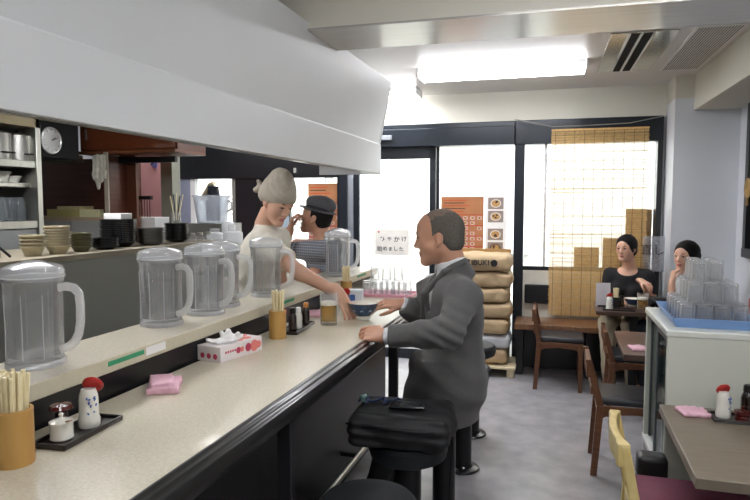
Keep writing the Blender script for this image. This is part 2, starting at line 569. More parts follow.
# ceiling beam with its shiny underside
struct(rbox('beam', (AL, AR, 2.80, 3.20, 2.36, 2.59, WALL), (AL, AR, 2.80, 3.20, 2.35, 2.36, mat('beam_underside', '#c9c6c0', .22, .35, var=.05, scale=3, stretch=(1, 12, 1)))))
# wall to the street: beige above, dark lintels, openings
struct(rbox('wall_back', (AL, 1.1, WB, WB + .15, 2.30, 2.7, WALL), (.99, 1.1, WB, WB + .15, 0, 2.3, TILE),
            (AL, -3.95, WB, WB + .15, 0, 1.81, BLACK), (-3.18, -2.60, WB, WB + .15, 0, 1.81, BLACK),
            (AL, -1.95, WB - .02, WB + .15, 1.81, 2.3, BLACK)))
struct(rbox('trim_1', (-1.95, -.28, WB - .04, WB + .1, 2.20, 2.31, BLUEBLK), (-1.95, -.28, WB - .10, WB + .1, 2.09, 2.26, BLUEBLK), (-.28, .99, WB - .05, WB + .1, 2.09, 2.31, BLUEBLK), bev=.006))
struct(rbox('trim_2', (-.28, -.19, WB - .05, WB + .1, 0, 2.09, BLUEBLK), (.945, .99, WB - .05, WB + .1, 0, 2.09, BLACK), (-2.0, -1.92, WB - .05, WB + .1, 0, 2.2, BLUEBLK),
            (-1.92, -1.86, WB - .03, WB + .08, 0, 2.2, mat('grey_jamb', '#8f949b', .4, .3)), bev=.004))
tag(rbox('door_sensor', (-1.72, -1.44, WB - .135, WB - .10, 2.155, 2.20, mat('sensor_grey', '#8d9096', .3, .4)), bev=.004), 'small grey automatic sensor bar on the dark header above the glass door', 'sensor')
d = struct(rbox('door_1', (-1.86, -1.80, WB - .02, WB + .03, .0, 2.09, BLUEBLK), (-1.085, -1.03, WB - .02, WB + .03, 0, 2.09, BLUEBLK), (-1.86, -1.03, WB - .02, WB + .03, 1.98, 2.09, BLUEBLK),
                (-1.86, -1.03, WB - .02, WB + .03, 0, .10, BLUEBLK), bev=.003))
MB().box(-1.80, -1.085, WB, WB + .006, .1, 1.98).build('pane', GLASS, d)
d = struct(rbox('window_1', (-1.03, -.28, WB + .03, WB + .08, 0, .06, BLUEBLK), (-1.03, -1.0, WB + .03, WB + .08, 0, 2.09, BLUEBLK), bev=.003))
MB().box(-1.0, -.28, WB + .05, WB + .056, .06, 2.09).build('pane', GLASS, d)
d = struct(rbox('window_2', (-.19, .945, WB + .0, WB + .06, .915, .955, BLACK), (-.012, .012, WB + .02, WB + .06, .955, 2.09, mat('grey_alu', '#c8ccd2', .4, .2)), bev=.003))
MB().box(-.19, .945, WB + .03, WB + .036, .955, 2.09).build('pane', GLASS, d)
d = struct(rbox('window_3', (-2.60, -2.56, WB, WB + .06, 0, 1.81, BLUEBLK), (-2.04, -2.0, WB, WB + .06, 0, 1.81, BLUEBLK), bev=.003))
MB().box(-2.56, -2.04, WB + .03, WB + .036, 0, 1.81).build('pane', GLASS, d)
d = struct(rbox('door_2', (-3.22, -3.18, WB, WB + .06, 0, 1.81, GALV), (-3.72, -3.66, WB, WB + .06, 0, 1.81, WPLAST), (-3.95, -3.72, WB + .0, WB + .05, 0, 1.81, mat('shaded_siding', '#8d93a6', .6, var=.05))))  # siding outside in shade; the shade is put into its blue-grey colour
MB().box(-3.66, -3.22, WB + .03, WB + .036, 0, 1.81).build('pane', GLASS, d)
struct(rbox('trim_3', (-.19, .99, WB - .02, WB + .1, .47, .918, mat('panel_white', '#d3d0c6', .5)), (-.28, 1.01, WB - .03, WB + .1, 0, .475, PANEL)))

# the street outside: pavement, a sunlit house with pale siding
struct(rbox('ground_outside', (-14, 14, 6.31, 30, -.12, -.02, mat('asphalt', '#6f6f6d', .9, scale=20))))
m = MB(); SID = mat('pale_siding', '#c9c7bf', .7, var=.03)
m.box(-9, 9, 9.6, 12, -.05, 6.0)
for i in range(44): m.prism([(9.6, .02 + i * .135), (9.590, .02 + i * .135), (9.598, .15 + i * .135), (9.6, .15 + i * .135)], -9, 9, 'x')
hb = m.build('house_opposite', [SID], rot=RY)
tag(hb, 'sunlit pale house with horizontal siding across the street', 'house')
MB().box(-1.1, -.2, 9.5, 9.62, .8, 2.3).build('shutter', mat('pale_shutter', '#cfd3d6', .5), hb)
# boards leaning outside against the window (they show ochre through the reeds)
for i, (p0, p1, py, lab) in enumerate(((574, 599, 247, 'low dark board standing outside behind the reed blind'), (603, 624, 238, 'middle dark board standing outside behind the reed blind'),
                                       (626, 652, 209, 'tallest dark board standing outside behind the reed blind'))):
    a0 = at(p0, py, b=WB + .145).dot(rX); a1 = at(p1, py, b=WB + .145).dot(rX); z1 = at(p0, py, b=WB + .145).z
    tag(rbox('outdoor_board', (a0, a1, WB + .12, WB + .17, -.02, z1, mat('board_brown', '#9a7a48', .7)), bev=.004), lab, 'board', 'boards outside the window')

# ceiling lamps: fluorescent battens
def lamp(a0, a1, b0, b1, label, z=2.585, LIGHT=LIGHT):
    t = thing('fluorescent_light', label, 'ceiling lamp', R((a0 + a1) / 2, (b0 + b1) / 2, z), RY, 'fluorescent lights')
    ha, hb_ = (a1 - a0) / 2, (b1 - b0) / 2
    m = MB()
    along = ha > hb_
    if along:
        m.prism([(-hb_, 0), (-hb_ * .9, -.03), (hb_ * .9, -.03), (hb_, 0)], -ha, ha, 'x')
        m.build('housing', mat('lamp_white', '#eeeeee', .4), t, bev=.003)
        MB().box(-ha + .015, ha - .015, -hb_ * .9, hb_ * .9, -.062, -.030).build('diffuser', LIGHT, t)
        for e in (-1, 1): MB().box(min(e * ha, e * (ha - .014)), max(e * ha, e * (ha - .014)), -hb_, hb_, -.068, -.0).build('end_cap', WPLAST, t, bev=.003)
    else:
        m.prism([(-ha, 0), (-ha * .45, -.055), (ha * .45, -.055), (ha, 0)], -hb_, hb_, 'y')
        m.build('housing', mat('lamp_white', '#eeeeee', .4), t, bev=.003)
        MB().box(-ha * .9, ha * .9, -hb_ + .015, hb_ - .015, -.072, -.056).build('diffuser', LIGHT, t)
        for e in (-1, 1): MB().box(-ha, ha, min(e * hb_, e * (hb_ - .014)), max(e * hb_, e * (hb_ - .014)), -.085, -.02).build('end_cap', WPLAST, t, bev=.003)
    return t


lamp(-.98, .28, 4.80, 5.06, 'long lit fluorescent lamp on the ceiling above the dining floor')
lamp(-2.34, -1.12, 5.50, 5.76, 'lit fluorescent lamp half hidden by the end of the white hood')
lamp(-.3, .95, 1.5, 1.64, 'unseen fluorescent lamp added on the near side of the beam to light the counter', LIGHT=LIGHT2)  # out-of-view lamp added to light the hood and counter
lamp(-.3, .95, -.6, -.46, 'unseen fluorescent lamp added on the ceiling behind the camera to light the counter', LIGHT=LIGHT2)  # second out-of-view lamp added for the counter light
lamp(-3.7, -2.5, 4.85, 4.99, 'unseen fluorescent lamp added to brighten the far end of the kitchen')  # added out of sight behind the hood to brighten the window-lit kitchen end
KL = lamp(-2.5, -2.28, 1.6, 2.85, 'unseen fluorescent lamp added under the hood to light the kitchen dishes', z=2.34, LIGHT=LIGHT2)  # unseen lamp added to light the dish cabinet

# air vents in the ceiling
t = thing('slot_vent', 'polished ceiling vent with two long black slots', 'ceiling vent', R(.545, 4.72, 2.585), RY)
MB().box(-.17, .22, -.57, .57, -.008, 0).build('plate', mat('polished_plate', '#d8d4c8', .15, .75, var=.03), t, bev=.002)
for x in (-.03, .045): MB().box(x - .026, x + .026, -.55, .55, -.012, -.006).build('slot', mat('slot_dark', '#060607', .9), t)
for x in (-.062, .0075, .077): MB().box(x - .006, x + .006, -.56, .56, -.016, -.006).build('fin', WPLAST, t)
t = thing('perforated_grille', 'white perforated air conditioner grille set in the ceiling', 'ceiling grille', R(.98, 4.72, 2.585), RY)
MB().box(-.14, .14, -.62, .62, -.012, 0).build('frame', WPLAST, t, bev=.003)
m = MB()
for i in range(15):
    for j in range(62):
        x = -.115 + i * .0164; y = -.59 + j * .0193
        m.box(x - .0045, x + .0045, y - .0055, y + .0055, -.0135, -.0118)
m.build('perforation', mat('hole_grey', '#8e8a84', .6), t)

# ================================================================== kitchen hood
m = MB()
m.prism([(-1.236, 1.750), (-1.236, 1.958), (-1.244, 1.962), (-1.155, 2.388), (-1.185, 2.388), (-1.265, 1.967), (-1.265, 1.750)], -2.0, 4.28, 'y', 0)
m.prism([(-1.2, 2.388), (-1.2, 2.36), (-4.5, 2.36), (-4.5, 2.388)], -2.0, 4.28, 'y', 0)
m.prism([(-1.24, 1.750), (-1.24, 1.962), (-1.16, 2.36), (-1.70, 2.36), (-1.70, 1.750)], 4.255, 4.28, 'y', 0)
t = m.build('range_hood', [HOOD], bev=.003)
tag(t, 'long white painted hood hanging over the counter ledge', 'hood')
MB().box(-1.3, -1.276, -2, 4.25, 1.7505, 1.775).build('steel_lip', STEEL, t)
tag(MB().box(-.012, .012, -.012, .012, -.05, 0).build('switch_plate', GALV, None, loc=at(295, 168, b=5.96)), 'small grey switch box on the black lintel above the cook', 'switch')

# ================================================================== service counter
t = thing('service_counter', 'long cream topped bar counter with black lacquer edge', 'counter', (-1.0, 1.0, 0))
def L(x, y=0, z=0): return (x + 1.0, y - 1.0, z)
y0, y1 = -1.6, 3.99
MB().box(-1.24 + 1, -.768 + 1, y0 - 1, y1 - 1, .935, .97).build('countertop', LAM, t, bev=.002)
pr = [(-.772, .93), (-.772, .975), (-.762, .977), (-.756, .970), (-.746, .969), (-.741, .962), (-.729, .960), (-.722, .950), (-.721, .925), (-.727, .912), (-.745, .912), (-.752, .93)]
MB().prism([(a + 1, b) for a, b in pr], y0 - 1, y1 - 1, 'y').build('edge_rail', LACQ, t, bev=.003)
MB().box(-1.16 + 1, -1.12 + 1, y0 - 1, y1 - 1, 0, .935).build('front_panel', PANEL2, t)
for y in (.4, 1.65, 2.9, 3.95): MB().box(-.80 + 1, -.755 + 1, y - 1, y + .03 - 1, 0, .90).build('support_post', PANEL2, t, bev=.003)
fr = MB().cyl((-1.02 + 1, y0 - 1, .18), (-1.02 + 1, y1 - 1, .18), .014, n=14).build('foot_rail', STEEL, t)
for y in (.9, 2.0, 3.1): MB().bar((-1.12 + 1, y - 1, .18), (-1.02 + 1, y - 1, .18), .02, .02).build('rail_bracket', BLACK, fr)
# raised serving ledge
t = thing('serving_ledge', 'raised cream serving ledge behind the bar counter', 'ledge', (-1.36, 1.0, 0))
MB().box(-.13, .12, -2.6, 3.20, 1.045, 1.09).build('ledge_top', [LAM], t, bev=.002)
MB().box(.12, .1225, -2.6, 3.20, 1.05, 1.088).build('edge_band', [LAMEDGE], t)
MB().box(-.11, .105, -2.6, 3.18, .0, 1.045).build('ledge_body', [PANEL], t)
GRN = mat('green_tape', '#2f9468', .5)
for k, (ya, yb, mm, lab) in enumerate(((1.46, 1.62, GRN, 'green strip'), (2.64, 2.76, GRN, 'green strip'), (3.74, 3.92, GRN, 'green strip'), (1.63, 1.73, PAPER, 'white price tag'))):
    MB().box(.1223, .1235, ya - 1, yb - 1, 1.066 if k < 3 else 1.058, 1.080 if k < 3 else 1.084).build('tape_strip' if k < 3 else 'price_tag', mm, t, label=lab)


# ================================================================== pitchers
def make_pitcher():
    t = thing('water_pitcher', '', 'pitcher', (0, 0, 0), 0, 'clear plastic water pitchers')
    s = 1.0
    o = [(.0, .004), (.066, .004), (.0735, 0), (.0755, .012), (.071, .022), (.0715, .10), (.0735, .215), (.076, .228), (.0775, .236), (.0775, .243),
         (.0735, .243), (.0735, .236), (.0705, .222), (.068, .10), (.066, .028), (.0, .024)]
    MB().lathe(o, n=44).build('body', CPLAST, t)
    li = [(.0, .262), (.03, .273), (.032, .280), (.025, .284), (0, .285)]
    l = [(.079, .236), (.0805, .243), (.080, .262), (.074, .272), (.055, .279), (.03, .284), (.028, .287), (0, .289),
         (0, .286), (.026, .283), (.054, .276), (.072, .269), (.077, .260), (.0775, .243), (.079, .236)]
    MB().lathe(l, n=44).build('lid', CPLAST2, t)
    h = []
    for x, z in ((.072, .214), (.094, .218), (.114, .214), (.128, .198), (.131, .165), (.130, .12), (.124, .086), (.112, .064), (.094, .05), (.071, .043)):
        h.append((x, 0, z))
    # smooth the handle line
    q = []
    for i in range(len(h) - 1):
        for u in (0, .5): q.append(tuple(h[i][c] * (1 - u) + h[i + 1][c] * u for c in range(3)))
    q.append(h[-1])
    MB().tube(q, (.0082), 10, flat=1.5).build('handle', CPLAST3, t)
    for a in (-2.35, -1.45, -.75, .75, 1.6, 2.4):
        MB().tube([(.0735 * cos(a), .0735 * sin(a), .026), (.0718 * cos(a), .0718 * sin(a), .10), (.0742 * cos(a), .0742 * sin(a), .20)], .0016, 6).build('rib', CPLAST3, t)
    MB().lathe([(.0735, 0), (.0762, .001), (.0765, .013), (.0735, .017), (.0725, .010), (.0735, 0)], n=40).build('base_ring', CPLAST3, t)
    MB().lathe([(.0775, .2435), (.0815, .2435), (.0815, .247), (.0775, .247), (.0775, .2435)], n=40).build('lid_ring', CPLAST3, t)
    MB().lathe([(0, .029), (.0655, .029), (.0665, .10), (.0672, .165), (0, .166)], n=40).build('water', WATER, t)
    return t


pit = make_pitcher()
PW = [(27, 361, None, 14, 'largest looking clear lidded water pitcher beside the near chopstick cup'),
      (154, 328, None, -4, 'clear water pitcher behind the white price tag on the ledge'),
      (196, 314, None, -6, 'clear water pitcher third along the ledge, before the dish stacks'),
      (212, 302, 2.47, 6, 'clear water pitcher partly hidden behind the third pitcher'),
      (266, 293, None, 10, 'clear water pitcher in front of the cook in the white T-shirt'),
      (333, 275, None, 14, 'clear water pitcher in front of the man in the hat'),
      (328, 272, 3.85, 160, 'clear water pitcher at the far end of the ledge with handle to the wall')]
for i, (px, py, yy, rz, lab) in enumerate(PW):
    p = at(px, py - 3, z=1.09)
    if yy: p = at(px, py, y=yy)
    p = Vector((max(min(p.x, -1.33), -1.405), p.y + .02, 1.09))
    if yy and i == 3: p = Vector((-1.41, 2.385, 1.09))
    if i == 2: p = Vector((-1.375, 2.195, 1.09))
    if i == 6: p = Vector((-1.40, 3.84, 1.09))
    if i == 5: p = Vector((-1.335, 3.64, 1.09))
    if i == 4: p = Vector((-1.366, 2.72, 1.09))
    if i == 0: p = Vector((-1.385, 1.352, 1.09))
    o = pit if i == 0 else copy_tree(pit)
    o.location = p; o.rotation_euler = (0, 0, radians(rz)); o['label'] = lab


# ================================================================== chopstick cups
def chop_cup(loc, r, h, n, label, seed, m_cup=BAMB, sq=False, L0=.20, lab=None):
    t = thing('chopstick_cup', label, 'chopstick holder', loc, 0, 'chopstick holders')
    if sq:
        mb = MB().box(-r, r, -r, r, 0, .006)
        for a in ((-r, r, -r, -r + .004), (-r, r, r - .004, r), (-r, -r + .004, -r, r), (r - .004, r, -r, r)): mb.box(*a, .004, h)
        mb.build('cup', m_cup, t, bev=.002)
    else:
        MB().lathe([(0, 0), (r * .98, 0), (r, .004), (r, h - .002), (r - .002, h), (r - .007, h), (r - .008, h - .004), (r - .008, .01), (0, .01)], n=36).build('cup', m_cup, t)
    rn = random.Random(seed)
    k = 0
    for i in range(n):
        a = i * 2.399; q = (r - .016) * sqrt((i + .5) / n)
        x, y = q * cos(a), q * sin(a)
        tx, ty = x * 1.35 + rn.uniform(-.004, .004), y * 1.35 + rn.uniform(-.004, .004)
        H = L0 + rn.uniform(-.006, .004)
        MB().bar((x * .8, y * .8, .012), (tx, ty, H), .0072, .0085, up=(cos(a), sin(a), 0)).build('chopsticks', CHOP, t, bev=.001, seg=1)
    return t


chop_cup(at(15, 463, z=.97), .040, .122, 20, 'bamboo cup full of chopsticks beside the sauce tray at the near end of the counter', 1)
chop_cup(Vector((-1.135, 2.36, .97)), .036, .118, 18, 'bamboo cup of chopsticks beside the pink tissue box', 2)
chop_cup(Vector((-1.20, 3.42, .97)), .034, .115, 14, 'bamboo cup of chopsticks behind the beer glass near the far pitcher', 3)


# ================================================================== seasoning sets
def tray(loc, lx, ly, rz, label):
    m = MB().box(-lx, lx, -ly, ly, 0, .005)
    for q in ((-lx, lx, -ly, -ly + .006), (-lx, lx, ly - .006, ly), (-lx, -lx + .006, -ly, ly), (lx - .006, lx, -ly, ly)): m.box(*q, .004, .013)
    o = m.build('tray', mat('black_tray', '#1a1213', .3, coat=.4), None, loc=loc, rot=rz, bev=.0015)
    return tag(o, label, 'tray', 'black seasoning trays')


def shaker(loc, label, s=1., cap=True, tilt=0.):
    """white bottle with blue flowers and a red flip cap"""
    t = thing('seasoning_bottle', label, 'seasoning bottle', loc, radians(20), 'red capped bottles')
    MB().lathe([(0, 0), (.0215 * s, 0), (.0235 * s, .004), (.0235 * s, .018 * s), (.021 * s, .026 * s), (.0205 * s, .062 * s), (.0195 * s, .072 * s), (.017 * s, .080 * s), (.015 * s, .086 * s), (0, .086 * s)],
               n=28).build('bottle_body', CERW, t)
    BL = mat('blue_print', '#3a5fa8', .5)
    m = MB(); rn = random.Random(3)
    for k in range(12):
        a = -.9 + rn.uniform(-.5, .5); z = (.036 + rn.uniform(0, .034)) * s; rr = .0212 * s
        p = Vector((rr * cos(a), rr * sin(a), z)); q = Vector((rr * cos(a + rn.uniform(-.25, .25)), rr * sin(a + rn.uniform(-.25, .25)), z + rn.uniform(-.008, .008)))
        m.tube([p, (p + q) / 2 * 1.0, q], .0018 * s, 6)
    m.build('flower_print', BL, t)
    c = MB().lathe([(0, 0), (.019 * s, 0), (.0225 * s, .004), (.0225 * s, .009), (.016 * s, .014 * s), (0, .016 * s)], n=28).build('cap', REDP, t)
    c.location = (0.006, .010, .088 * s); c.rotation_euler = (radians(-55), 0, 0)
    return t


def pot(loc, label):
    t = thing('seasoning_pot', label, 'condiment pot', loc, 0)
    MB().lathe([(0, 0), (.024, 0), (.0265, .003), (.0265, .006), (.0255, .008), (.0255, .036), (.0265, .040), (0, .040)], n=32).build('pot_body', CERW, t)
    MB().lathe([(.0275, .040), (.0275, .043), (.018, .047), (.006, .050), (.0035, .053), (.0055, .060), (.003, .063), (0, .0635)], n=32).build('lid', CERW, t)
    MB().bar((.02, -.005, .046), (.036, -.008, .05), .008, .003).build('spoon', mat('pale_spoon', '#9a7b66', .4), t)
    return t


def dark_bottle(loc, label, cap=BPLAST, h=.10, r=.018, body=None, g=None):
    t = thing('sauce_bottle', label, 'sauce bottle', loc, 0, g)
    MB().lathe([(0, 0), (r, 0), (r, h * .6), (r * .8, h * .72), (r * .62, h * .78), (r * .62, h * .8), (0, h * .8)], n=24).build('bottle_body', body or mat('soy_brown', '#1c0d08', .15, coat=.5), t)
    MB().lathe([(r * .72, h * .78), (r * .75, h * .80), (r * .7, h * .97), (r * .5, h), (0, h)], n=24).build('cap', cap, t)
    return t


tray(at(79.5, 433, z=.9705), .046, .108, radians(4), 'black tray holding the white pot beside the nearest chopstick cup')
pot(at(62, 438.5, z=.976), 'squat white ceramic pot with knobbed lid on the near black tray')
shaker(at(89.5, 426, z=.976), 'white bottle with blue flowers and red cap on the near black tray', 1.12)
t = thing('spice_bottle', 'dark bottle with flat dark red lid behind the white pot', 'spice bottle', at(62, 430, z=.976))
MB().lathe([(0, 0), (.014, 0), (.015, .03), (.014, .052), (0, .052)], n=24).build('bottle_body', mat('soy_brown', '#1c0d08', .15, coat=.5), t)
MB().lathe([(.026, .052), (.028, .056), (.024, .064), (0, .067)], n=24).build('lid', mat('dark_red_lacquer', '#4a100e', .2, coat=.5), t)

tray(Vector((-1.135, 2.56, .9705)), .045, .135, radians(6), 'black tray of sauces in front of the beer glass')
shaker(Vector((-1.160, 2.44, .976)), 'red capped bottle just behind the middle bamboo cup', .95)
dark_bottle(Vector((-1.118, 2.475, .976)), 'black capped soy sauce bottle on the tray before the beer', h=.105)
dark_bottle(Vector((-1.125, 2.555, .976)), 'white capped milky bottle on the tray before the beer', cap=WPLAST, h=.095, r=.016, body=CERW)
dark_bottle(Vector((-1.12, 2.63, .976)), 'dark bottle with small orange cap on the tray before the beer', cap=mat('orange_cap', '#b8793a', .5), h=.105, r=.017)


# folded towels
def towel(loc, w_, d_, h, rz, label, seed=0, sdfm=PINKC):
    s = SDF(.0028)
    M = Matrix.Rotation(rz, 3, 'Z')
    s.box((loc[0], loc[1], loc[2] + h * .30), (w_ / 2, d_ / 2, h * .24), M, .003, .008)
    s.box((loc[0] - w_ * .1 * cos(rz), loc[1] - w_ * .1 * sin(rz), loc[2] + h * .65), (w_ * .36, d_ * .42, h * .22), Matrix.Rotation(rz + .15, 3, 'Z'), .003, .01)
    s.half(loc, (0, 0, -1))
    o = solid(s, 'towel', sdfm, None, lambda P: fbm(P, 70, seed) * .0022 + fbm(P, 150, seed + 1) * .0010, base=loc)
    return tag(o, label, 'towel', 'pink towels')


towel(Vector((-1.150, 1.60, .970)), .085, .13, .032, .5, 'crumpled pink towel on the counter beside the green strip')
towel(Vector((-1.175, 2.93, .970)), .10, .15, .014, .3, 'flat folded pink towel behind the beer glass', 3)

# tissue box
t = thing('tissue_box', 'white and pink tissue box with a tissue pulled out', 'tissue box', (-1.175, 2.04, .97), radians(-12))
m = MB().box(-.055, .055, -.115, .115, 0, .055, 0)
m.build('carton', mat('carton_white', '#e9e2e2', .5), t, bev=.0015)
m = MB(); rn = random.Random(5)
RO = mat('red_print', '#c23f5e', .5)
for k in range(5):
    y = -.09 + k * .012; m.box(.0551, .0556, y, y + .008, .028, .036)
for c_, r_ in ((-.02, .012), (.035, .016)): m.lathe([(0, .0551), (r_, .0551), (r_, .0557), (0, .0557)], (0, c_, .028), 20, ax='x')
for c_ in (-.03, .0, .03): m.lathe([(0, -.1157), (.010, -.1157), (.010, -.1151), (0, -.1151)], (c_, 0, .02), 16, ax='y')
m.build('red_print', RO, t)
m = MB()
for (x, y, r_) in ((.02, .06, .022), (-.02, .09, .018), (.03, .02, .012)): m.lathe([(0, .0551), (r_, .0551), (r_, .0557), (0, .0557)], (x, y, 0), 20)
for (y, r_) in ((.07, .022), (.095, .014), (.0, .01)): m.lathe([(0, .0551), (r_, .0551), (r_, .0557), (0, .0557)], (0, y, .028), 20, ax='x')
m.build('pink_print', mat('pink_print', '#e8837c', .5), t)
b0 = t.location
s = SDF(.0028)
s.ell((b0.x, b0.y - .02, 1.025), (.030, .06, .018), None, .01)
for k, (dx, dy, dz, ex, ey, ez) in enumerate(((0, -.03, .02, -.045, -.085, .055), (0, -.02, .02, -.01, -.05, .078), (.01, 0, .02, .035, -.01, .070), (0, 0, .02, -.03, .03, .072), (0, .01, .02, .02, .05, .05), (0, -.02, .03, .01, -.02, .084))):
    s.cap((b0.x + dx, b0.y + dy, 1.0 + dz), (b0.x + ex, b0.y + ey, .985 + ez), .020, .006, .014)
s.half((b0.x, b0.y, 1.0265), (0, 0, -1))
o = solid(s, 'tissue', mat('tissue_white', '#f2f1f0', .8), None, lambda P: fbm(P, 60, 2) * .004 + fbm(P, 130, 3) * .0015, base=b0)
o.parent = t; o.matrix_parent_inverse = Euler((0, 0, radians(-12))).to_matrix().to_4x4().inverted(); o.location = (0, 0, 0)


# beer mug
def beer(loc, label, h=.125, r=.043, rz=0., lvl=.78):
    t = thing('beer_mug', label, 'beer', loc, rz, 'glasses of beer')
    MB().lathe([(0, 0), (r * .92, 0), (r * .95, .01), (r, h), (r - .003, h), (r * .90, .018), (0, .016)], n=32).build('mug', TUMB, t)
    q = [(r * .93, 0, h * .85), (r + .02, 0, h * .86), (r + .033, 0, h * .72), (r + .034, 0, h * .45), (r + .02, 0, h * .25), (r * .93, 0, h * .24)]
    MB().tube(q, .006, 10).build('handle', TUMB, t)
    bm_ = bpy.data.materials.get('beer_liquid')
    MB().lathe([(0, .0175), (r * .89, .0185), (r * .925, h * lvl * .86), (0, h * lvl * .86)], n=32).build('beer', clear('beer_liquid', (.95, .80, .32), .30, '#e8b32e', ior=1.33), t)
    MB().lathe([(0, h * lvl * .86), (r * .925, h * lvl * .86), (r * .94, h * lvl), (r * .7, h * lvl + .003), (0, h * lvl + .002)], n=32).build('foam', mat('foam', '#f3efe2', .7), t)
    return t


beer(Vector((-1.035, 2.70, .97)), 'glass mug of golden beer on the counter beside the bowl', h=.150, r=.041, rz=radians(70), lvl=.72)

# rice bowl being handed over
BOWL = at(364, 315, y=2.90)
BOWL = Vector((-.915, 2.86, .975))
t = thing('noodle_bowl', 'dark blue and white bowl passed between cook and seated man', 'bowl', BOWL)
MB().lathe([(0, 0), (.036, 0), (.036, .014), (.040, .018), (.060, .042), (.071, .070), (.0735, .080), (.071, .081), (.067, .070), (.054, .042), (.030, .022), (0, .02)], n=44,
           mis=[0, 0, 0, 1, 1, 1, 0, 0, 0, 0, 0]).build('bowl_body', [CERW, CERB], t)
for k in range(9):
    a = k * 2 * pi / 9
    MBX = MB().lathe([(0, 0), (.0085, 0), (.0085, .002), (0, .002)], n=14, ax='x'); o = MBX.build('flower_dot', mat('pale_blue_dot', '#8fa6c0', .3), t); o.location = (.0585 * cos(a), .0585 * sin(a), .044); o.rotation_euler = (0, radians(38), a)
MB().lathe([(0, .062), (.063, .062), (.064, .064), (0, .066)], n=32).build('soup', mat('soup', '#b9a58a', .3), t)

# blue carton, red lid, glasses on the pink tray at the far end
t = thing('paper_carton', 'small blue and white carton at the far end of the counter', 'carton', (-1.13, 3.36, .97), radians(10))
MB().box(-.05, .05, -.035, .035, 0, .075).build('carton_body', mat('carton_blue_white', '#dfe5ee', .5), t, bev=.002)
MB().box(-.0503, .01, -.0358, -.0352, .01, .05).build('blue_print', mat('blue_panel', '#4a6fb5', .5), t)
t = thing('sauce_bottle', 'red capped clear bottle leaning beside the far bamboo cup', 'bottle', (-1.15, 3.28, .97))
MB().lathe([(0, 0), (.02, 0), (.021, .05), (.014, .062), (0, .062)], n=20).build('bottle_body', CPLAST2, t)
c = MB().lathe([(0, 0), (.022, 0), (.024, .01), (0, .014)], n=20).build('cap', REDP, t); c.location = (0, 0, .066); c.rotation_euler = (radians(50), 0, 0)


def make_tumbler(h=.088, r0=.031, r1=.027, up=False):
    # stands upside down: mouth on the tray
    return MB().lathe([(r0, 0), (r0 * .985, .0), (r1 + .001, h - .004), (r1 - .004, h), (0, h), (0, h - .012), (r1 - .004, h - .013), (r0 - .0025, .0), (r0, 0)], n=20)


tm = make_tumbler().build('glass_tumbler', TUMB)
GT = Vector((-1.02, 3.70, .97))
tr = thing('serving_tray', 'pink tray of upturned glasses at the far end of the counter', 'tray', GT)
MB().box(-.17, .17, -.10, .10, 0, .004).box(-.17, .17, -.10, -.094, .003, .018).box(-.17, .17, .094, .10, .003, .018).box(-.17, -.164, -.1, .1, .003, .018).box(.164, .17, -.1, .1, .003, .018).build('tray_body', mat('pink_tray', '#eaa9ba', .4), tr, bev=.002)
first = True
for j in range(2):
    for i in range(4):
        o = tm if first else tm.copy()
        if not first: COL.objects.link(o)
        first = False
        o.location = GT + Vector((-.125 + i * .075 + .012 * j, -.045 + j * .08, .0045))
        tag(o, f'clear upturned glass on the pink tray, {("first", "second", "third", "fourth")[i]} from the ledge in the {("near", "far")[j]} row', 'glass', 'glasses on the pink tray')
for i in range(3):
    o = tm.copy(); COL.objects.link(o); o.location = GT + Vector((-.085 + i * .075, -.005, .094))
    tag(o, f'clear upturned glass on top of the others on the pink tray, {("first", "second", "third")[i]} from the ledge', 'glass', 'upper glasses on the pink tray')

# ================================================================== kitchen
DC = -2.30; DZ = 1.285
t = thing('kitchen_cabinet', 'long grey steel cabinet carrying the stacked dishes', 'kitchen cabinet', (-2.6, 1.0, 0))
MB().box(-.30, .295, -.9, 2.90, 0, DZ - .03).build('cabinet_body', mat('cabinet_grey', '#85857f', .45, .2, var=.03, scale=3), t, bev=.003)
MB().box(-.31, .305, -.9, 2.91, DZ - .03, DZ).build('cabinet_top', mat('cabinet_top', '#8c8371', .45, .1, var=.08, scale=8), t, bev=.002)
MB().box(-.02, .298, 2.62, 2.9, .2, 1.2).build('door_panel', GALV, t)
rn = random.Random(11)


def dish(r, h, m_, kind='bowl'):
    if kind == 'bowl': pr = [(0, 0), (r * .62, 0), (r * .64, h * .12), (r * .88, h - .010), (r * .90, h - .008), (r, h - .006), (r, h), (r - .004, h), (r * .86, h * .75), (r * .46, h * .2), (0, h * .18)]
    else: pr = [(0, 0), (r * .6, 0), (r * .62, h * .2), (r * .94, h - .005), (r, h - .004), (r, h), (r - .003, h), (r * .6, h * .45), (0, h * .4)]
    return MB().lathe(pr, n=28).build('bowl' if kind == 'bowl' else 'plate', m_)


BEI = mat('beige_ceramic', '#b5aa8c', .35, var=.08, coat=.3); OLI = mat('olive_ceramic', '#4d4a30', .35, var=.15, coat=.3)
BLKD = mat('black_ceramic', '#0e0e10', .25, coat=.4); GRYD = mat('grey_ceramic', '#55534c', .35, var=.1, coat=.3)


def dstack(px, py, r, n, pitch, h, m_, kind, lab, grp, x=-2.42):
    p = at(px, py, z=DZ)
    k = p; k.z = DZ
    if k.x > -2.38 or k.x < -2.8:
        d = at(px, py, x=x); k = Vector((x, d.y, DZ))
    o = dish(r, h, m_, kind)
    for i in range(n):
        c = o if i == 0 else o.copy()
        if i: COL.objects.link(c)
        c.location = (k.x + rn.uniform(-.002, .002), k.y + rn.uniform(-.002, .002), DZ + i * pitch)
        nm = 'top one' if i == n - 1 else ('bottom one' if i == 0 else ORD[i] + ' from the bottom')
        tag(c, f'{lab[0]}, {nm} of the {lab[1]}', kind, grp)
    return k


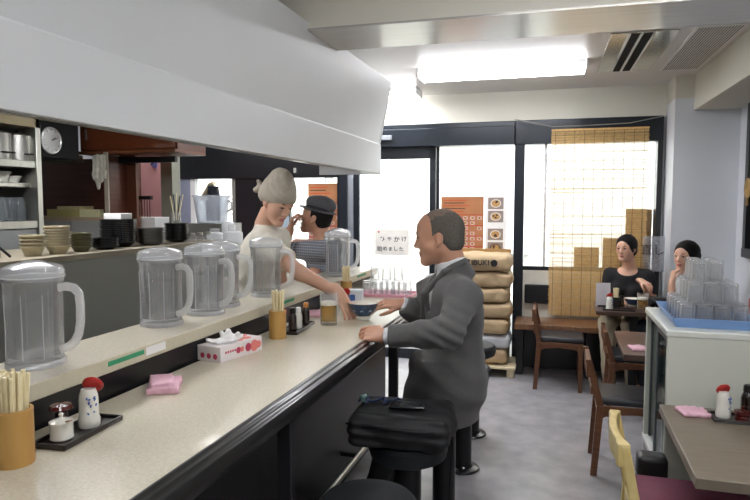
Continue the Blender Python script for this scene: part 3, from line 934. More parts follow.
dstack(33, 256, .058, 4, .017, .05, BEI, 'bowl', ('pale beige bowl', 'short stack at the left end'), 'beige bowls in the short stack')
dstack(58, 255, .062, 8, .0135, .045, BEI, 'bowl', ('speckled beige bowl', 'tall stack beside the olive dishes'), 'beige bowls in the tall stack')
dstack(82, 253, .056, 6, .013, .035, OLI, 'bowl', ('dark olive dish', 'stack beside the beige bowls'), 'olive dishes')
dstack(105, 253, .074, 6, .009, .02, BLKD, 'plate', ('small black plate', 'lowest black stack'), 'small black plates')
dstack(119, 251, .103, 13, .0105, .035, BLKD, 'bowl', ('wide black bowl', 'tall black stack'), 'wide black bowls', x=-2.5)
dstack(151, 250, .084, 11, .0085, .02, GRYD, 'plate', ('dark grey plate', 'grey stack'), 'dark grey plates', x=-2.42)
dstack(177, 248, .078, 13, .0088, .02, BLKD, 'plate', ('black plate', 'stack under the chopstick jar'), 'black plates', x=-2.45)
# jars with metal lids
SJ = None
for i, (px, nm) in enumerate(((192, 'nearest the black plates'), (200, 'in the middle of three'), (208, 'nearest the cook'))):
    d = at(px, 243, x=-2.36); p = Vector((-2.36, min(d.y, 3.86), DZ))
    t = thing('spice_jar', 'small clear jar with metal lid, ' + nm, 'jar', p, 0)
    MB().lathe([(0, 0), (.022, 0), (.023, .01), (.021, .03), (.019, .04), (0, .04)], n=20).build('jar_body', CPLAST2, t)
    MB().lathe([(.021, .04), (.022, .042), (.022, .058), (0, .06)], n=20).build('lid', STEEL, t)
# faucet-like utensil at far left
t = thing('gas_lighter', 'dark metal ladle holder with wooden knob at the end of the cabinet', 'utensil', Vector((-2.45, 2.16, DZ)))
MB().bar((-.04, -.10, .03), (-.04, .07, .035), .03, .03).box(-.06, -.02, .02, .075, 0, .07).bar((-.04, -.08, 0), (-.04, -.08, .05), .02, .02).build('holder', mat('dark_steel', '#2b2b2d', .4, .7), t, bev=.003)
MB().cyl((-.04, -.06, .085), (-.04, .03, .088), .013, n=12).build('knob', BAMB, t)
MB().tube([(-.04, .05, .07), (-.02, .07, .05), (0, .09, .02), (.01, .1, .004)], .006, 8).build('hook', mat('dark_steel', '#2b2b2d', .4, .7), t)
# jar with chopsticks on the black plates
p = at(177, 226, x=-2.45)
zt = DZ + 13 * .0088 + .021
t = thing('brush_jar', 'small clear jar holding chopsticks on top of the black plates', 'jar', (-2.45, at(177, 247, x=-2.45).y, zt))
MB().lathe([(0, 0), (.028, 0), (.03, .004), (.03, .065), (.027, .065), (.026, .006), (0, .006)], n=20).build('jar_body', CPLAST2, t)
for k in range(5): MB().bar((.004 * k - .008, .003 * k - .006, .008), (.018 * (k - 2), .01 * (k - 2) + .01, .17 + .01 * (k % 3)), .005, .005).build('chopsticks', CHOP if k % 2 == 0 else BLKC, t)
t = tag(MB().box(-.06, .06, -.05, .05, 0, .035).build('napkin_pile', PAPER, None, loc=(-2.50, at(119, 250, x=-2.5).y, DZ + 12 * .0105 + .036), bev=.003), 'folded white cloth lying on the tall stack of black bowls', 'cloth')

# stainless shelf unit on the left
SU = Vector((-3.6, 2.4, 0))
t = thing('steel_shelf_unit', 'tall stainless shelf unit with pots and glasses', 'shelf unit', SU)
zt_ = at(20, 160, x=-3.28).z; zm = at(20, 182.5, x=-3.28).z; zb = at(20, 221, x=-3.28).z
for nm, z, th, xf in (('top_shelf', zt_, .045, .32), ('middle_shelf', zm, .028, .27), ('bottom_shelf', zb, .05, .32)):
    MB().box(-.2, xf, -1.3, .86, z - th, z).build(nm, STEEL, t, bev=.003)
MB().box(-.2, .33, .86, .90, 0, 2.3).build('side_panel', STEEL, t, bev=.003)
MB().box(-.21, -.19, -1.3, .86, 0, 2.3).build('back_panel', mat('dark_steel', '#2b2b2d', .4, .7), t)
MB().box(-.2, .31, -1.3, .86, .1, zb - .05).build('lower_cupboard', mat('cupboard_grey', '#8f9090', .4, .3, var=.03), t, bev=.003)
hz = at(20, 126, x=-3.28).z
MB().box(-.2, .33, -1.3, .9, hz, hz + .25).build('canopy', mat('warm_steel', '#8a7f66', .35, .7, var=.2, scale=3), t, bev=.004)
ALU = mat('aluminium', '#b4b3ad', .35, .75, var=.05)


def stockpot(loc, r, h, label):
    t = thing('stock_pot', label, 'pot', loc, 0, 'stock pots on the steel shelf')
    MB().lathe([(0, 0), (r, 0), (r, .006), (r, h), (r + .005, h + .004), (r - .004, h + .004), (r - .006, .01), (0, .01)], n=36).build('pot_body', ALU, t)
    MB().lathe([(r + .003, h + .004), (r * .6, h + .016), (0, h + .02)], n=36).build('lid', ALU, t)
    MB().tube([(r - .002, -.035, h * .28), (r + .035, -.03, h * .27), (r + .035, .03, h * .27), (r - .002, .035, h * .28)], .005, 8).build('handle', mat('dark_steel', '#2b2b2d', .4, .7), t)
    MB().lathe([(0, 0), (.012, 0), (.016, .02), (0, .026)], (0, 0, h + .018), n=12).build('lid_knob', BPLAST, t)


for px, lab in ((19, 'aluminium stock pot beside the black clock box'), (-4, 'aluminium stock pot cut by the edge of the view')):
    p = at(px, 160, x=-3.42); stockpot(Vector((-3.42, p.y, zt_)), .088, .165, lab)
# glasses on the bottom shelf, bowls on the middle
jar = MB().lathe([(0, 0), (.036, 0), (.04, .01), (.04, .10), (.028, .13), (.028, .15), (.026, .15), (.025, .13), (.037, .10), (.037, .01), (0, .006)], n=24).build('glass_bottle', clear('dim_glass', (.9, .92, .93), .22, '#b9c0c4'))
for i, (px, lab) in enumerate(((1, 'squat glass bottle on the bottom steel shelf at the picture edge'), (11, 'squat glass bottle second on the bottom steel shelf'), (20, 'squat glass bottle third on the bottom steel shelf'), (29, 'squat glass bottle next to the shelf side panel'))):
    o = jar if i == 0 else jar.copy()
    if i: COL.objects.link(o)
    p = at(px, 218, x=-3.38 - .03 * (i % 2)); o.location = (-3.38 - .03 * (i % 2), p.y, zb); tag(o, lab, 'bottle', 'glass bottles on the steel shelf')
for i, (px, lab) in enumerate(((1, 'white bowl on the middle steel shelf at the picture edge'), (12, 'white shallow bowl on the middle steel shelf'))):
    o = dish(.06, .045 if i else .07, CERW, 'bowl'); p = at(px, 180, x=-3.42); o.location = (-3.42, p.y, zm); tag(o, lab, 'bowl')

# black box with the clock
z0 = at(60, 158, x=-3.30).z; ya = at(41, 150, x=-3.3).y; yb = at(79, 150, x=-3.3).y
tag(MB().box(-3.85, -3.30, ya + .003, yb, z0, 2.355).build('black_duct', mat('matt_black', '#101113', .8), None, bev=.004), 'matt black boxed duct carrying the round clock', 'duct')
cp = at(50.5, 140.5, x=-3.295)
t = thing('wall_clock', 'round silver rimmed clock on the black duct', 'clock', cp)
MB().lathe([(.074, 0), (.088, 0), (.092, .006), (.088, .013), (.080, .014), (.076, .009)], n=40, ax='x').build('rim', mat('silver', '#c4c6c8', .25, .6), t)
MB().lathe([(0, 0), (.082, 0), (.082, .008), (0, .008)], n=40, ax='x').build('face', mat('clock_face', '#aeb3bb', .5), t)
m = MB()
for k in range(12):
    a = k * pi / 6; m.bar((.0085, .062 * sin(a), .062 * cos(a)), (.0085, .074 * sin(a), .074 * cos(a)), .004, .002)
m.build('hour_marks', INK, t)
MB().bar((.0105, 0, 0), (.0105, .040 * sin(1.05), .040 * cos(1.05)), .008, .002).build('hour_hand', INK, t)
MB().bar((.012, 0, 0), (.012, .058 * sin(1.25), .058 * cos(1.25)), .005, .002).build('minute_hand', INK, t)

# wooden cupboards facing the camera
YC = 4.0
xl = at(79, 150, y=YC).x; xr = at(176, 150, y=YC).x; zc = at(135, 153, y=YC).z
t = thing('wall_cupboard', 'reddish brown wooden wall cupboard with sliding doors over the kitchen', 'cupboard', ((xl + xr) / 2, YC + .2, zc))
hw = (xr - xl) / 2
MB().box(-hw, hw, -.18, .2, .02, .38).build('carcass', mat('red_brown_door', '#6a3520', .35, var=.1, scale=3, stretch=(1, 1, 8), coat=.3), t)
MB().box(-hw, hw, -.215, .2, 0, .022).build('bottom_board', MWOOD, t, bev=.002)
MB().box(-hw + .01, .0, -.195, -.18, .03, .37).build('sliding_door', DWOOD if False else mat('orange_brown_door', '#7a4024', .35, var=.12, scale=3, stretch=(1, 1, 8), coat=.3), t, bev=.002)
MB().box(.0, hw - .01, -.205, -.19, .03, .37).build('sliding_door', mat('orange_brown_door', '#7a4024', .35), t, bev=.002)
MB().box(-hw + .06, -hw + .075, -.2, -.194, .11, .19).build('door_pull', STEEL, t, bev=.002)
# open compartment below with the boxes, white wall tiles beneath
xa = at(40, 180, y=YC).x; xb = at(105, 180, y=YC).x; zl = at(70, 217, y=YC).z
t = thing('open_cupboard', 'dark brown open cupboard under the sliding doors', 'cupboard', (xa, YC, 0))
W_ = xb - xa; zt2 = zc
MB().box(-.6, W_, .0, .5, zl - .03, zl).build('shelf_board', mat('shelf_light', '#b9a284', .5), t, bev=.002)
MB().box(-.6, W_, .40, .43, zl, zt2).build('back_board', DWOOD, t)
MB().box(W_ - .02, W_, .0, .40, zl, zt2).build('side_board', DWOOD, t)
MB().box(-.6, W_, 0, .43, 0, zl - .03).build('lower_cabinet', mat('tile_white', '#aaa9a6', .3, var=.03), t, bev=.003)
MB().box(.45 * W_, .45 * W_ + .006, -.004, 0, 0, zl - .03).build('joint', GALV, t)
mg = MB().box(-.02, W_ * .55, .02, .09, zt2 - .055, zt2 - .0).build('end_plate', mat('grey_green_plate', '#7e7a68', .5), t)
# yellowish boxes on the shelf
for i, (p0, p1, py0, py1, c_, lab) in enumerate(((47, 80, 208, 215.5, '#b5ab6e', 'long yellow cardboard box on the open cupboard shelf'), (79, 100, 208, 215.5, '#e0dfb0', 'pale cream box beside the yellow box on the shelf'), (57, 79, 205, 208, '#c8b787', 'flat tan sheet lying on the yellow box'))):
    a = at(p0, py1, y=YC + .03); b_ = at(p1, py1, y=YC + .03); c2 = at(p0, py0, y=YC + .03)
    z0_ = zl if i < 2 else zl + (at(50, 208, y=YC + .03).z - at(50, 215.5, y=YC + .03).z) + .001
    o = MB().box(-(b_.x - a.x) / 2, (b_.x - a.x) / 2, 0, .16, 0, c2.z - a.z).build('storage_box' if i < 2 else 'paper_sheet', mat('box%s' % c_, c_, .6), None, loc=((a.x + b_.x) / 2, YC + .03, z0_), bev=.002)
    tag(o, lab, 'box' if i < 2 else 'paper')
# brown cupboard door panel and pale post, pink board, grey post
def face_box(name, p0, p1, pyb, y, d, z1, m_, lab, cat, z0=None, bev=.003):
    a = at(p0, pyb, y=y); b_ = at(p1, pyb, y=y); zz = a.z if z0 is None else z0
    o = MB().box(-(b_.x - a.x) / 2, (b_.x - a.x) / 2, 0, d, 0, z1 - zz).build(name, m_, None, loc=((a.x + b_.x) / 2, y, zz), bev=bev)
    return tag(o, lab, cat)


face_box('tall_cupboard', 110.5, 137, 216, 4.25, .03, 1.99, mat('brown_door', '#59301c', .4, var=.1, scale=3, stretch=(1, 1, 8)), 'tall brown cupboard with plain door beside the pink board', 'cupboard', z0=0)
face_box('pale_post', 105, 109, 216, 3.95, .015, 1.93, mat('pale_post', '#b5a999', .5), 'narrow pale post beside the open brown cupboard', 'post', z0=0)
pb = face_box('pink_board', 133, 163, 216, 4.95, .02, 2.1, mat('pink_board', '#dca6a6', .6, var=.05, scale=3), 'pink board at the end of the kitchen with a blue mark', 'board', z0=0)
m = MB(); m.tube([(.05, -.004, 1.90), (.09, -.004, 1.95), (.07, -.004, 1.88), (.12, -.004, 1.93), (.10, -.004, 1.87)], .008, 6)
m.build('blue_mark', mat('blue_mark', '#4d63a8', .6), pb)
face_box('steel_post', 161.5, 173, 216, 4.6, .12, 2.355, mat('grey_green_post', '#85867a', .5, .2, var=.05), 'grey green steel post at the end of the kitchen', 'post', z0=0)
# dark rail hanging under the cupboard
tag(MB().box(-.32, .32, -.02, .02, 0, .045).build('utensil_rail', BPLAST, None, loc=(at(141, 160, y=4.18).x, 4.18, at(141, 163, y=4.18).z), bev=.003), 'black rail fixed under the wooden cupboard', 'rail')
# dish rack by the pink board
p = at(150, 217, y=4.45)
t = thing('wire_rack', 'small dark wire rack in front of the pink board', 'rack', (p.x, 4.45, 1.30))
zr = p.z - 1.30
MB().box(-.10, .12, -.1, .1, 0, zr).build('rack_base', WPLAST, t, bev=.003)
m = MB()
for i in range(7): m.bar((-.09 + i * .025, -.08, zr), (-.09 + i * .025, -.08, zr + .17), .004, .004)
m.bar((-.09, -.08, zr + .16), (.08, -.08, zr + .16), .03, .03)
m.build('wires', mat('dark_steel', '#2b2b2d', .4, .7), t)
tag(MB().box(-.16, .16, -.2, .25, 0, 1.297).build('side_table', GALV, None, loc=(p.x, 4.45, 0), bev=.004), 'plain grey stand under the wire rack', 'stand')
# hanging plastic bag
s = SDF(.004)
yb_ = 3.955; pa = at(99.5, 155, y=yb_); pb_ = at(99.5, 192, y=yb_)
H_ = pa.z - pb_.z
s.box((pa.x, yb_, pa.z - H_ * .32), (.048, .006, H_ * .30), None, .008, .01)
s.cap((pa.x - .035, yb_, pa.z - H_ * .5), (pa.x - .02, yb_, pa.z - H_ * .9), .02, .010, .03); s.cap((pa.x + .03, yb_, pa.z - H_ * .5), (pa.x - .01, yb_, pa.z - H_ * .78), .02, .012, .03)
o = solid(s, 'plastic_bag', mat('milky_bag', '#d2cfc0', .5), None, lambda P: fbm(P, 55, 1) * .004 + .003 * np.sin(P[..., 0] * 160), base=(pa.x, yb_, pb_.z))
tag(o, 'crumpled milky plastic bag hanging below the wooden cupboard', 'bag')

# bucket on its grey stand near the kitchen door
p = at(212, 223, y=4.75)
st = tag(MB().box(-.20, .20, -.16, .16, 0, p.z).build('bucket_stand', GALV, None, loc=(p.x, 4.75, 0), bev=.004), 'grey steel stand carrying the white bucket', 'stand')
t = thing('plastic_bucket', 'translucent white bucket with handle and a dark scoop inside', 'bucket', (p.x, 4.75, p.z))
MB().lathe([(0, 0), (.125, 0), (.155, .225), (.165, .228), (.165, .24), (.15, .24), (.12, .006), (0, .006)], n=36).build('bucket_body', clear('bucket_plastic', (.9, .92, .95), .38, '#e2e5ea', rough=.3), t)
MB().tube([(.16, 0, .20), (.19, .01, .17), (.185, .01, .12), (.15, 0, .10)], .010, 8).build('handle', WPLAST, t)
MB().box(-.035, .06, -.05, .05, .02, .20).build('contents', mat('blue_grey_pack', '#5d6678', .6), t, bev=.01)
MB().lathe([(0, .20), (.05, .20), (.055, .24), (.045, .30), (.05, .315), (0, .318)], (.02, 0, 0), n=20).build('scoop', mat('navy_plastic', '#18202e', .4), t)
MB().tube([(-.10, 0, .20), (-.05, 0, .27), (-.01, 0, .33), (.03, 0, .34)], .022, 10).build('paper_bag', mat('tan_paper', '#cdbf9f', .7), t)
# white jugs on a low black stand behind the cabinet end
for i, (px, w2, hh, yy, lab) in enumerate(((234, .068, .33, 4.2, 'tall white plastic jug beside the end of the steel cabinet'), (215, .06, .17, 4.22, 'short white lidded tub behind the metal lidded jars'), (229, .055, .40, 4.42, 'tall white plastic jug standing behind the other jug'))):
    zz = at(234, 267, y=4.2).z
    if i == 1: zz = 1.18
    p = at(px, 250, y=yy)
    if i == 0:
        tag(MB().box(-.16, .12, -.16, .40, 0, zz - .002).build('black_stand', PANEL, None, loc=(p.x, yy, 0), bev=.004), 'low black stand under the tall white jugs', 'stand')
    if i == 1:
        tag(MB().box(-.07, .06, -.08, .08, 0, zz - .002).build('tub_stand', GALV, None, loc=(p.x - .0, yy, 0), bev=.004), 'narrow grey stand behind the steel cabinet end', 'stand')
    t = thing('plastic_jug', lab, 'jug', (p.x, yy, zz), 0)
    MB().lathe([(0, 0), (w2 * .9, 0), (w2, .01), (w2, hh * .75), (w2 * .96, hh * .80), (w2 * .6, hh * .84), (0, hh * .84)], n=28).build('jug_body', clear('milky_jug', (.9, .92, .94), .8, '#f2f4f5', rough=.3), t)
    MB().lathe([(w2 * .62, hh * .84), (w2 * .62, hh), (0, hh)], n=24).build('lid', CPLAST2, t)
# small pale notice on the glass behind the cook
tag(MB().box(-.09, .09, -.003, 0, -.06, .06).build('door_notice', mat('notice_blue', '#a9b9c6', .6), None, loc=R(at(281, 222, b=WB - .01).dot(rX), WB - .005, at(281, 222, b=WB).z), rot=RY), 'small pale blue notice behind the cook near the drinking man', 'notice')

# ================================================================== street wall posters
OR1 = mat('poster_orange', '#a8714a', .5, var=.12, scale=6); OR2 = mat('poster_red', '#b5431f', .5); OR3 = mat('poster_yellow', '#dba048', .5)
SOUP = mat('photo_soup', '#b98d55', .4, var=.3, scale=60); DK = mat('photo_dark', '#3c2c28', .5)


def dishes(m, cx, cz, r, y=-.0014, n=14, ms=(2, 3, 4), rn=random.Random(2)):
    def disc(x, z, q, mi, yy):
        o = len(m.v)
        m.add([(x + q * cos(2 * pi * k / n), yy, z + q * .8 * sin(2 * pi * k / n)) for k in range(n)], [tuple(range(n))], mi)
    disc(cx, cz, r, ms[0], y); disc(cx, cz, r * .8, ms[1], y - .0002)
    for k in range(3): disc(cx + rn.uniform(-.4, .4) * r, cz + rn.uniform(-.4, .4) * r, r * .22, ms[2], y - .0004)


def poster(a, z, wd, ht, label, rows, name='menu_poster'):
    t = thing(name, label, 'poster', R(a, WB + .02, z), RY)
    MB().box(-wd / 2, wd / 2, -.002, 0, -ht / 2, ht / 2).build('sheet', OR1, t)
    m = MB(); rr = random.Random(4)
    for k in range(5): m.box(-wd * .44, wd * rr.uniform(.0, .42), -.0026, -.002, ht * (.43 - k * .05), ht * (.445 - k * .05), 0 if k % 2 else 1)
    for k in range(4): m.box(-wd / 2, wd / 2, -.0024, -.002, ht * (.17 - .19 * k), ht * (.185 - .19 * k), 1)
    for i in range(rows):
        for j in range(6):
            x = -wd * .42 + j * wd * .165; z_ = ht * (.12 - i * .092)
            if rr.random() < .88:
                m.box(x - wd * .06, x + wd * .06, -.0028, -.002, z_ - ht * .033, z_ + ht * .033, 5)
                dishes(m, x, z_, wd * .05, -.0030, 10, (2, 3, 4), rr)
    m.build('print', [DK, OR2, CERW, SOUP, DK, mat('cell_pink', '#b9838a', .6)], t)
    return t


poster(-.77, 1.34, .41, .54, 'orange menu poster with small dish photos behind the seated man', 7)
poster(-2.18, 1.44, .36, .62, 'orange menu poster on the glass behind the man in the hat', 7)
t = thing('photo_sheet', 'white sheet with four framed noodle bowl photos', 'poster', R(-.452, WB + .02, 1.335), RY)
MB().box(-.10, .10, -.002, 0, -.29, .29).build('sheet', PAPER, t)
for k, z_ in enumerate((.21, .085, -.085, -.215)):
    m = MB(); m.box(-.072, .072, -.004, -.002, z_ - .055, z_ + .055, 0); dishes(m, 0, z_, .05, -.0044, 20, (1, 2, 3), random.Random(k + 5))
    m.build('bowl_photo', [mat('photo_bg', '#8f8078', .5), DK if k == 3 else CERW, SOUP, DK], t)
# handwritten sign on the door glass
c = at(392, 243, b=WB)
t = thing('handwritten_sign', 'white paper with black handwritten Japanese on the glass door', 'sign', R(c.dot(rX), WB - .006, c.z), RY)
MB().box(-.175, .175, -.0015, 0, -.122, .135).build('paper', mat('sign_paper', '#f0ece4', .8), t)
for k, ch in enumerate('ひやかけ'): text_mesh(ch, (.055, .045, .062, .058)[k], 'character', INK, t, (-.10 + k * .075, -.0022, .035 + .004 * (k % 2)), (pi / 2, .08 - .06 * k, 0), bold=.0007)
for k, ch in enumerate('始めました'): text_mesh(ch, (.058, .05, .045, .05, .05)[k], 'character', INK, t, (-.125 + k * .055, -.0022, -.062 + .003 * (k % 2)), (pi / 2, .06 - .04 * k, 0), bold=.0007)
MB().lathe([(.006, -.0018), (.010, -.0018), (.010, -.0026), (.006, -.0026)], (-.135, 0, .11), 12, ax='y').build('doodle', mat('doodle_red', '#c06a50', .7), t)
c = at(328, 183, b=WB)
t = thing('window_lettering', 'dark brush lettering on the glass above the hat', 'lettering', R(c.dot(rX), WB + .02, c.z), RY)
text_mesh('直', .13, 'character', mat('ink_blue', '#4a4e66', .6), t, (0, 0, .05))
text_mesh('会', .13, 'character', mat('ink_blue', '#4a4e66', .6), t, (0, 0, -.08))
c = at(650, 222, b=5.7)

# ================================================================== reed blind
REED = mat('reed', '#d8b274', .6, scale=40, var=.15)
t = thing('reed_blind', 'wide reed blind hanging over the window beside the women', 'blind', R(.455, WB - .10, 2.20), RY)
m = MB(); rr = random.Random(9)
z = -.005
for i in range(300):
    z = -.004 - i * .0056
    if z < -1.69: break
    dz = rr.uniform(-.0016, .0016); s_ = .0036 * rr.uniform(.7, 1.15)
    m.bar((-.41 + rr.uniform(-.006, .006), 0, z + dz + rr.uniform(-.001, .001)), (.41 + rr.uniform(-.006, .006), rr.uniform(-.001, .001), z - dz + (.02 * 0)), .003, s_)
m.build('reeds', REED, t)
m = MB()
for k in range(10): m.cyl((-.375 + k * .083, -.004, 0), (-.375 + k * .083, -.004, -1.69), .0016, n=6)
m.build('threads', mat('thread', '#4a3a22', .8), t)
MB().box(-.41, .41, -.006, .006, -.005, .012).build('top_batten', REED, t)
tag(MB().tube([R(-.28, WB - .14, 2.31), R(.05, WB - .12, 2.235), R(.3, WB - .11, 2.235), R(.7, WB - .12, 2.245), R(.98, WB - .08, 2.30)], .004, 8).build('hanging_cord', GALV, None), 'thin grey cord strung across above the reed blind', 'cord')
# bench along the window
t = thing('window_bench', 'low brown wooden bench under the window', 'bench', R(.6, 5.78, 0), RY)
MB().box(-.84, .40, -.24, .17, .435, .485).build('seat_board', BWOOD, t, bev=.004)
for x in (-.80, -.2, .36): MB().box(x - .03, x + .03, -.10, .16, 0, .435).build('bench_leg', PANEL, t)
MB().box(-.84, .40, .16, .175, .02, .435).build('front_board', PANEL, t)
p = at(538, 293, b=5.93)
t = tag(MB().box(-.115, .115, 0, .03, -.09, .09).build('back_cushion', BLKC, None, loc=R(-.055, 5.935, .70), rot=RY, bev=.012, seg=3), 'small black back cushion on the white panel above the bench', 'cushion')


# ================================================================== chairs
def chair(loc, rz, label, w_mat, pad, name='dining_chair', H=.70, curved=False, W=.39, D_=.40, zs=.40, lean=.0, cat='chair', g='wooden chairs with dark seats'):
    """faces local +x; origin on the floor under the seat centre"""
    t = thing(name, label, cat, loc, rz, g)
    hx, hy = D_ / 2, W / 2
    for s in (-1, 1):
        MB().hexa([(-hx - .03, s * hy - .016, 0), (-hx + .005, s * hy - .016, 0), (-hx + .005, s * hy + .016, 0), (-hx - .03, s * hy + .016, 0),
                   (-hx - .005, s * hy - .016, zs), (-hx + .035, s * hy - .016, zs), (-hx + .035, s * hy + .016, zs), (-hx - .005, s * hy + .016, zs)]).build('leg', w_mat, t, bev=.004)
        MB().hexa([(-hx - .005, s * hy - .015, zs), (-hx + .035, s * hy - .015, zs), (-hx + .035, s * hy + .015, zs), (-hx - .005, s * hy + .015, zs),
                   (-hx - .05 - lean, s * hy - .014, H), (-hx - .022 - lean, s * hy - .014, H), (-hx - .022 - lean, s * hy + .014, H), (-hx - .05 - lean, s * hy + .014, H)]).build('back_post', w_mat, t, bev=.004)
        MB().hexa([(hx - .03, s * hy - .014, 0), (hx, s * hy - .014, 0), (hx, s * hy + .014, 0), (hx - .03, s * hy + .014, 0),
                   (hx - .035, s * hy - .016, zs), (hx + .003, s * hy - .016, zs), (hx + .003, s * hy + .016, zs), (hx - .035, s * hy + .016, zs)]).build('leg', w_mat, t, bev=.004)
        q = [(-hx + .02, zs), (hx - .02, zs), (hx - .02, zs - .075), (hx - .06, zs - .05), (0, zs - .038), (-hx + .06, zs - .05), (-hx + .02, zs - .075)]
        MB().prism(q, s * hy - .010, s * hy + .010, 'y').build('side_rail', w_mat, t, bev=.002)
    MB().box(hx - .03, hx - .01, -hy, hy, zs - .06, zs).build('front_rail', w_mat, t, bev=.002)
    MB().box(-hx, -hx + .02, -hy, hy, zs - .06, zs).build('rear_rail', w_mat, t, bev=.002)
    MB().box(-hx + .005, hx + .01, -hy + .002, hy - .002, zs, zs + .045).build('seat', pad, t, bev=.018, seg=3)
    if curved:   # carved top rail
        m = MB(); n = 14; pts = []
        for i in range(n + 1):
            u = i / n; y = -hy - .012 + (2 * hy + .024) * u; c_ = sin(pi * u)
            th = .016 if .12 < u < .88 else .024
            x = -hx - .036 - .022 * c_
            pts.append([(x - th, y, H - .075), (x + th * .7, y, H - .075), (x + th * .7, y, H + .006), (x - th, y, H + .006)])
        vs = [p for q in pts for p in q]; fs = []
        for i in range(n):
            for k in range(4): fs.append((i * 4 + k, i * 4 + (k + 1) % 4, i * 4 + 4 + (k + 1) % 4, i * 4 + 4 + k))
        fs += [(3, 2, 1, 0), tuple(n * 4 + k for k in range(4))]
        m.add(vs, fs).build('top_rail', w_mat, t, bev=.004)
    else:
        MB().box(-hx - .046 - lean * .85, -hx - .020 - lean * .85, -hy - .015, hy + .015, H - .10, H - .012).build('top_rail', w_mat, t, bev=.004)
        MB().box(-hx - .030 - lean * .4, -hx - .012 - lean * .4, -hy, hy, H - .20, H - .155).build('back_slat', w_mat, t, bev=.003)
    return t


chair(Vector((.015, 5.42, 0)), 0, 'brown wooden chair in front of the window bench facing the women\'s table', CWOOD, SEATB, W=.36, D_=.36, H=.67)
chair(Vector((.565, 4.88, 0)), 0, 'brown wooden chair tucked between the two dark tables', CWOOD, SEATB, H=.62, W=.36)
chair(Vector((.43, 3.80, 0)), 0, 'brown wooden chair at the middle dark table beside the glass case', CWOOD, SEATB, H=.665, W=.33, D_=.42, zs=.405, lean=.02)
chair(Vector((.475, 2.42, 0)), 0, 'yellow wood chair with magenta seat at the taupe table', YWOOD, MAG, curved=True, H=.705, W=.36, D_=.42, zs=.42, g='yellow wood chairs')
t = thing('padded_stool', 'black padded stool behind the yellow chair beside the glass case', 'stool', (.375, 2.69, 0))
MB().box(-.055, .06, -.045, .05, .41, .515).build('seat', BLKC, t, bev=.02, seg=3)
for sx in (-.04, .045):
    for sy in (-.035, .04): MB().cyl((sx, sy, 0), (sx, sy, .41), .010, n=10).build('leg', BLACK, t)


# ================================================================== tables
def table(x0, x1, y0, y1, z, th, top, leg, label, posts):
    t = thing('dining_table', label, 'table', ((x0 + x1) / 2, (y0 + y1) / 2, 0), 0)
    hx, hy = (x1 - x0) / 2, (y1 - y0) / 2
    MB().box(-hx, hx, -hy, hy, z - th, z).build('tabletop', top, t, bev=.003)
    for (x, y) in posts: MB().box(x - .03, x + .03, y - .03, y + .03, .02, z - th).build('leg', leg, t, bev=.003)
    if len(posts) == 1: MB().box(posts[0][0] - .22, posts[0][0] + .22, -.2, .2, 0, .02).build('foot_plate', leg, t, bev=.004)
    return t


table(.405, 1.40, 2.01, 2.735, .712, .035, TAUPE, BLACK, 'taupe grey table in front of the white display case', [(.44, -.3), (.44, .3), (-.05, -.0)])
table(.352, 1.10, 3.66, 4.34, .70, .035, TWOOD, BLACK, 'dark brown table between the glass case and the women', [(.1, 0)])
table(.275, .86, 4.99, 5.48, .72, .030, TWOOD, BLACK, 'dark brown table where the two women sit', [(0, 0)])
towel(Vector((.515, 2.64, .712)), .10, .085, .020, .2, 'folded pink towel on the taupe table beside the black tray', 8)
towel(Vector((.445, 3.82, .70)), .085, .11, .012, .1, 'flat pink towel on the middle dark table', 9)
# seasoning tray on the taupe table
tray(Vector((.72, 2.61, .7125)), .15, .055, 0, 'black tray with red capped bottle and lacquer tub on the taupe table')
t = shaker(Vector((.612, 2.61, .718)), 'cream bottle with tilted red cap on the taupe table', 1.15)
dark_bottle(Vector((.705, 2.645, .718)), 'wide black capped bottle on the taupe table', h=.125, r=.026)
t = thing('lacquer_tub', 'ribbed dark red lacquer tub in front of the black capped bottle', 'tub', (.672, 2.59, .718))
MB().lathe([(0, 0), (.022, 0), (.026, .004), (.0245, .010), (.027, .014), (.0255, .021), (.028, .026), (.0265, .032), (.028, .038), (.0, .046)], n=32).build('tub_body', mat('dark_red_lacquer', '#4a100e', .2, coat=.5), t)
MB().lathe([(0, .046), (.005, .046), (.006, .054), (0, .056)], n=12).build('knob', mat('dark_red_lacquer', '#4a100e'), t)

# white display case
FX0, FX1, FY0, FY1, FZ = .428, 1.20, 2.76, 3.36, 1.018
t = thing('display_case', 'white glass fronted refrigerated case carrying the tray of glasses', 'display case', ((FX0 + FX1) / 2, (FY0 + FY1) / 2, 0), radians(.8))
hx, hy = (FX1 - FX0) / 2, (FY1 - FY0) / 2
CASE = mat('case_white', '#c9ccc0', .4, var=.02, scale=3)
MB().box(-hx, hx, -hy, -hy + .03, 0, FZ - .02).build('side_panel', CASE, t, bev=.004)
MB().box(-hx, hx, hy - .03, hy, 0, FZ - .02).build('side_panel', CASE, t, bev=.004)
MB().box(-hx - .006, hx, -hy - .003, hy + .003, FZ - .03, FZ).build('top_panel', mat('case_top', '#d8dad2', .35), t, bev=.006)
MB().box(hx - .03, hx, -hy, hy, 0, FZ - .02).build('back_panel', CASE, t)
MB().box(-hx, hx, -hy + .03, hy - .03, .0, .36).build('base', mat('base_grey', '#8c8f92', .5, var=.05), t, bev=.003)
MB().box(-hx - .004, -hx + .05, -hy + .0, hy, .35, .375).build('sill', WPLAST, t, bev=.002)
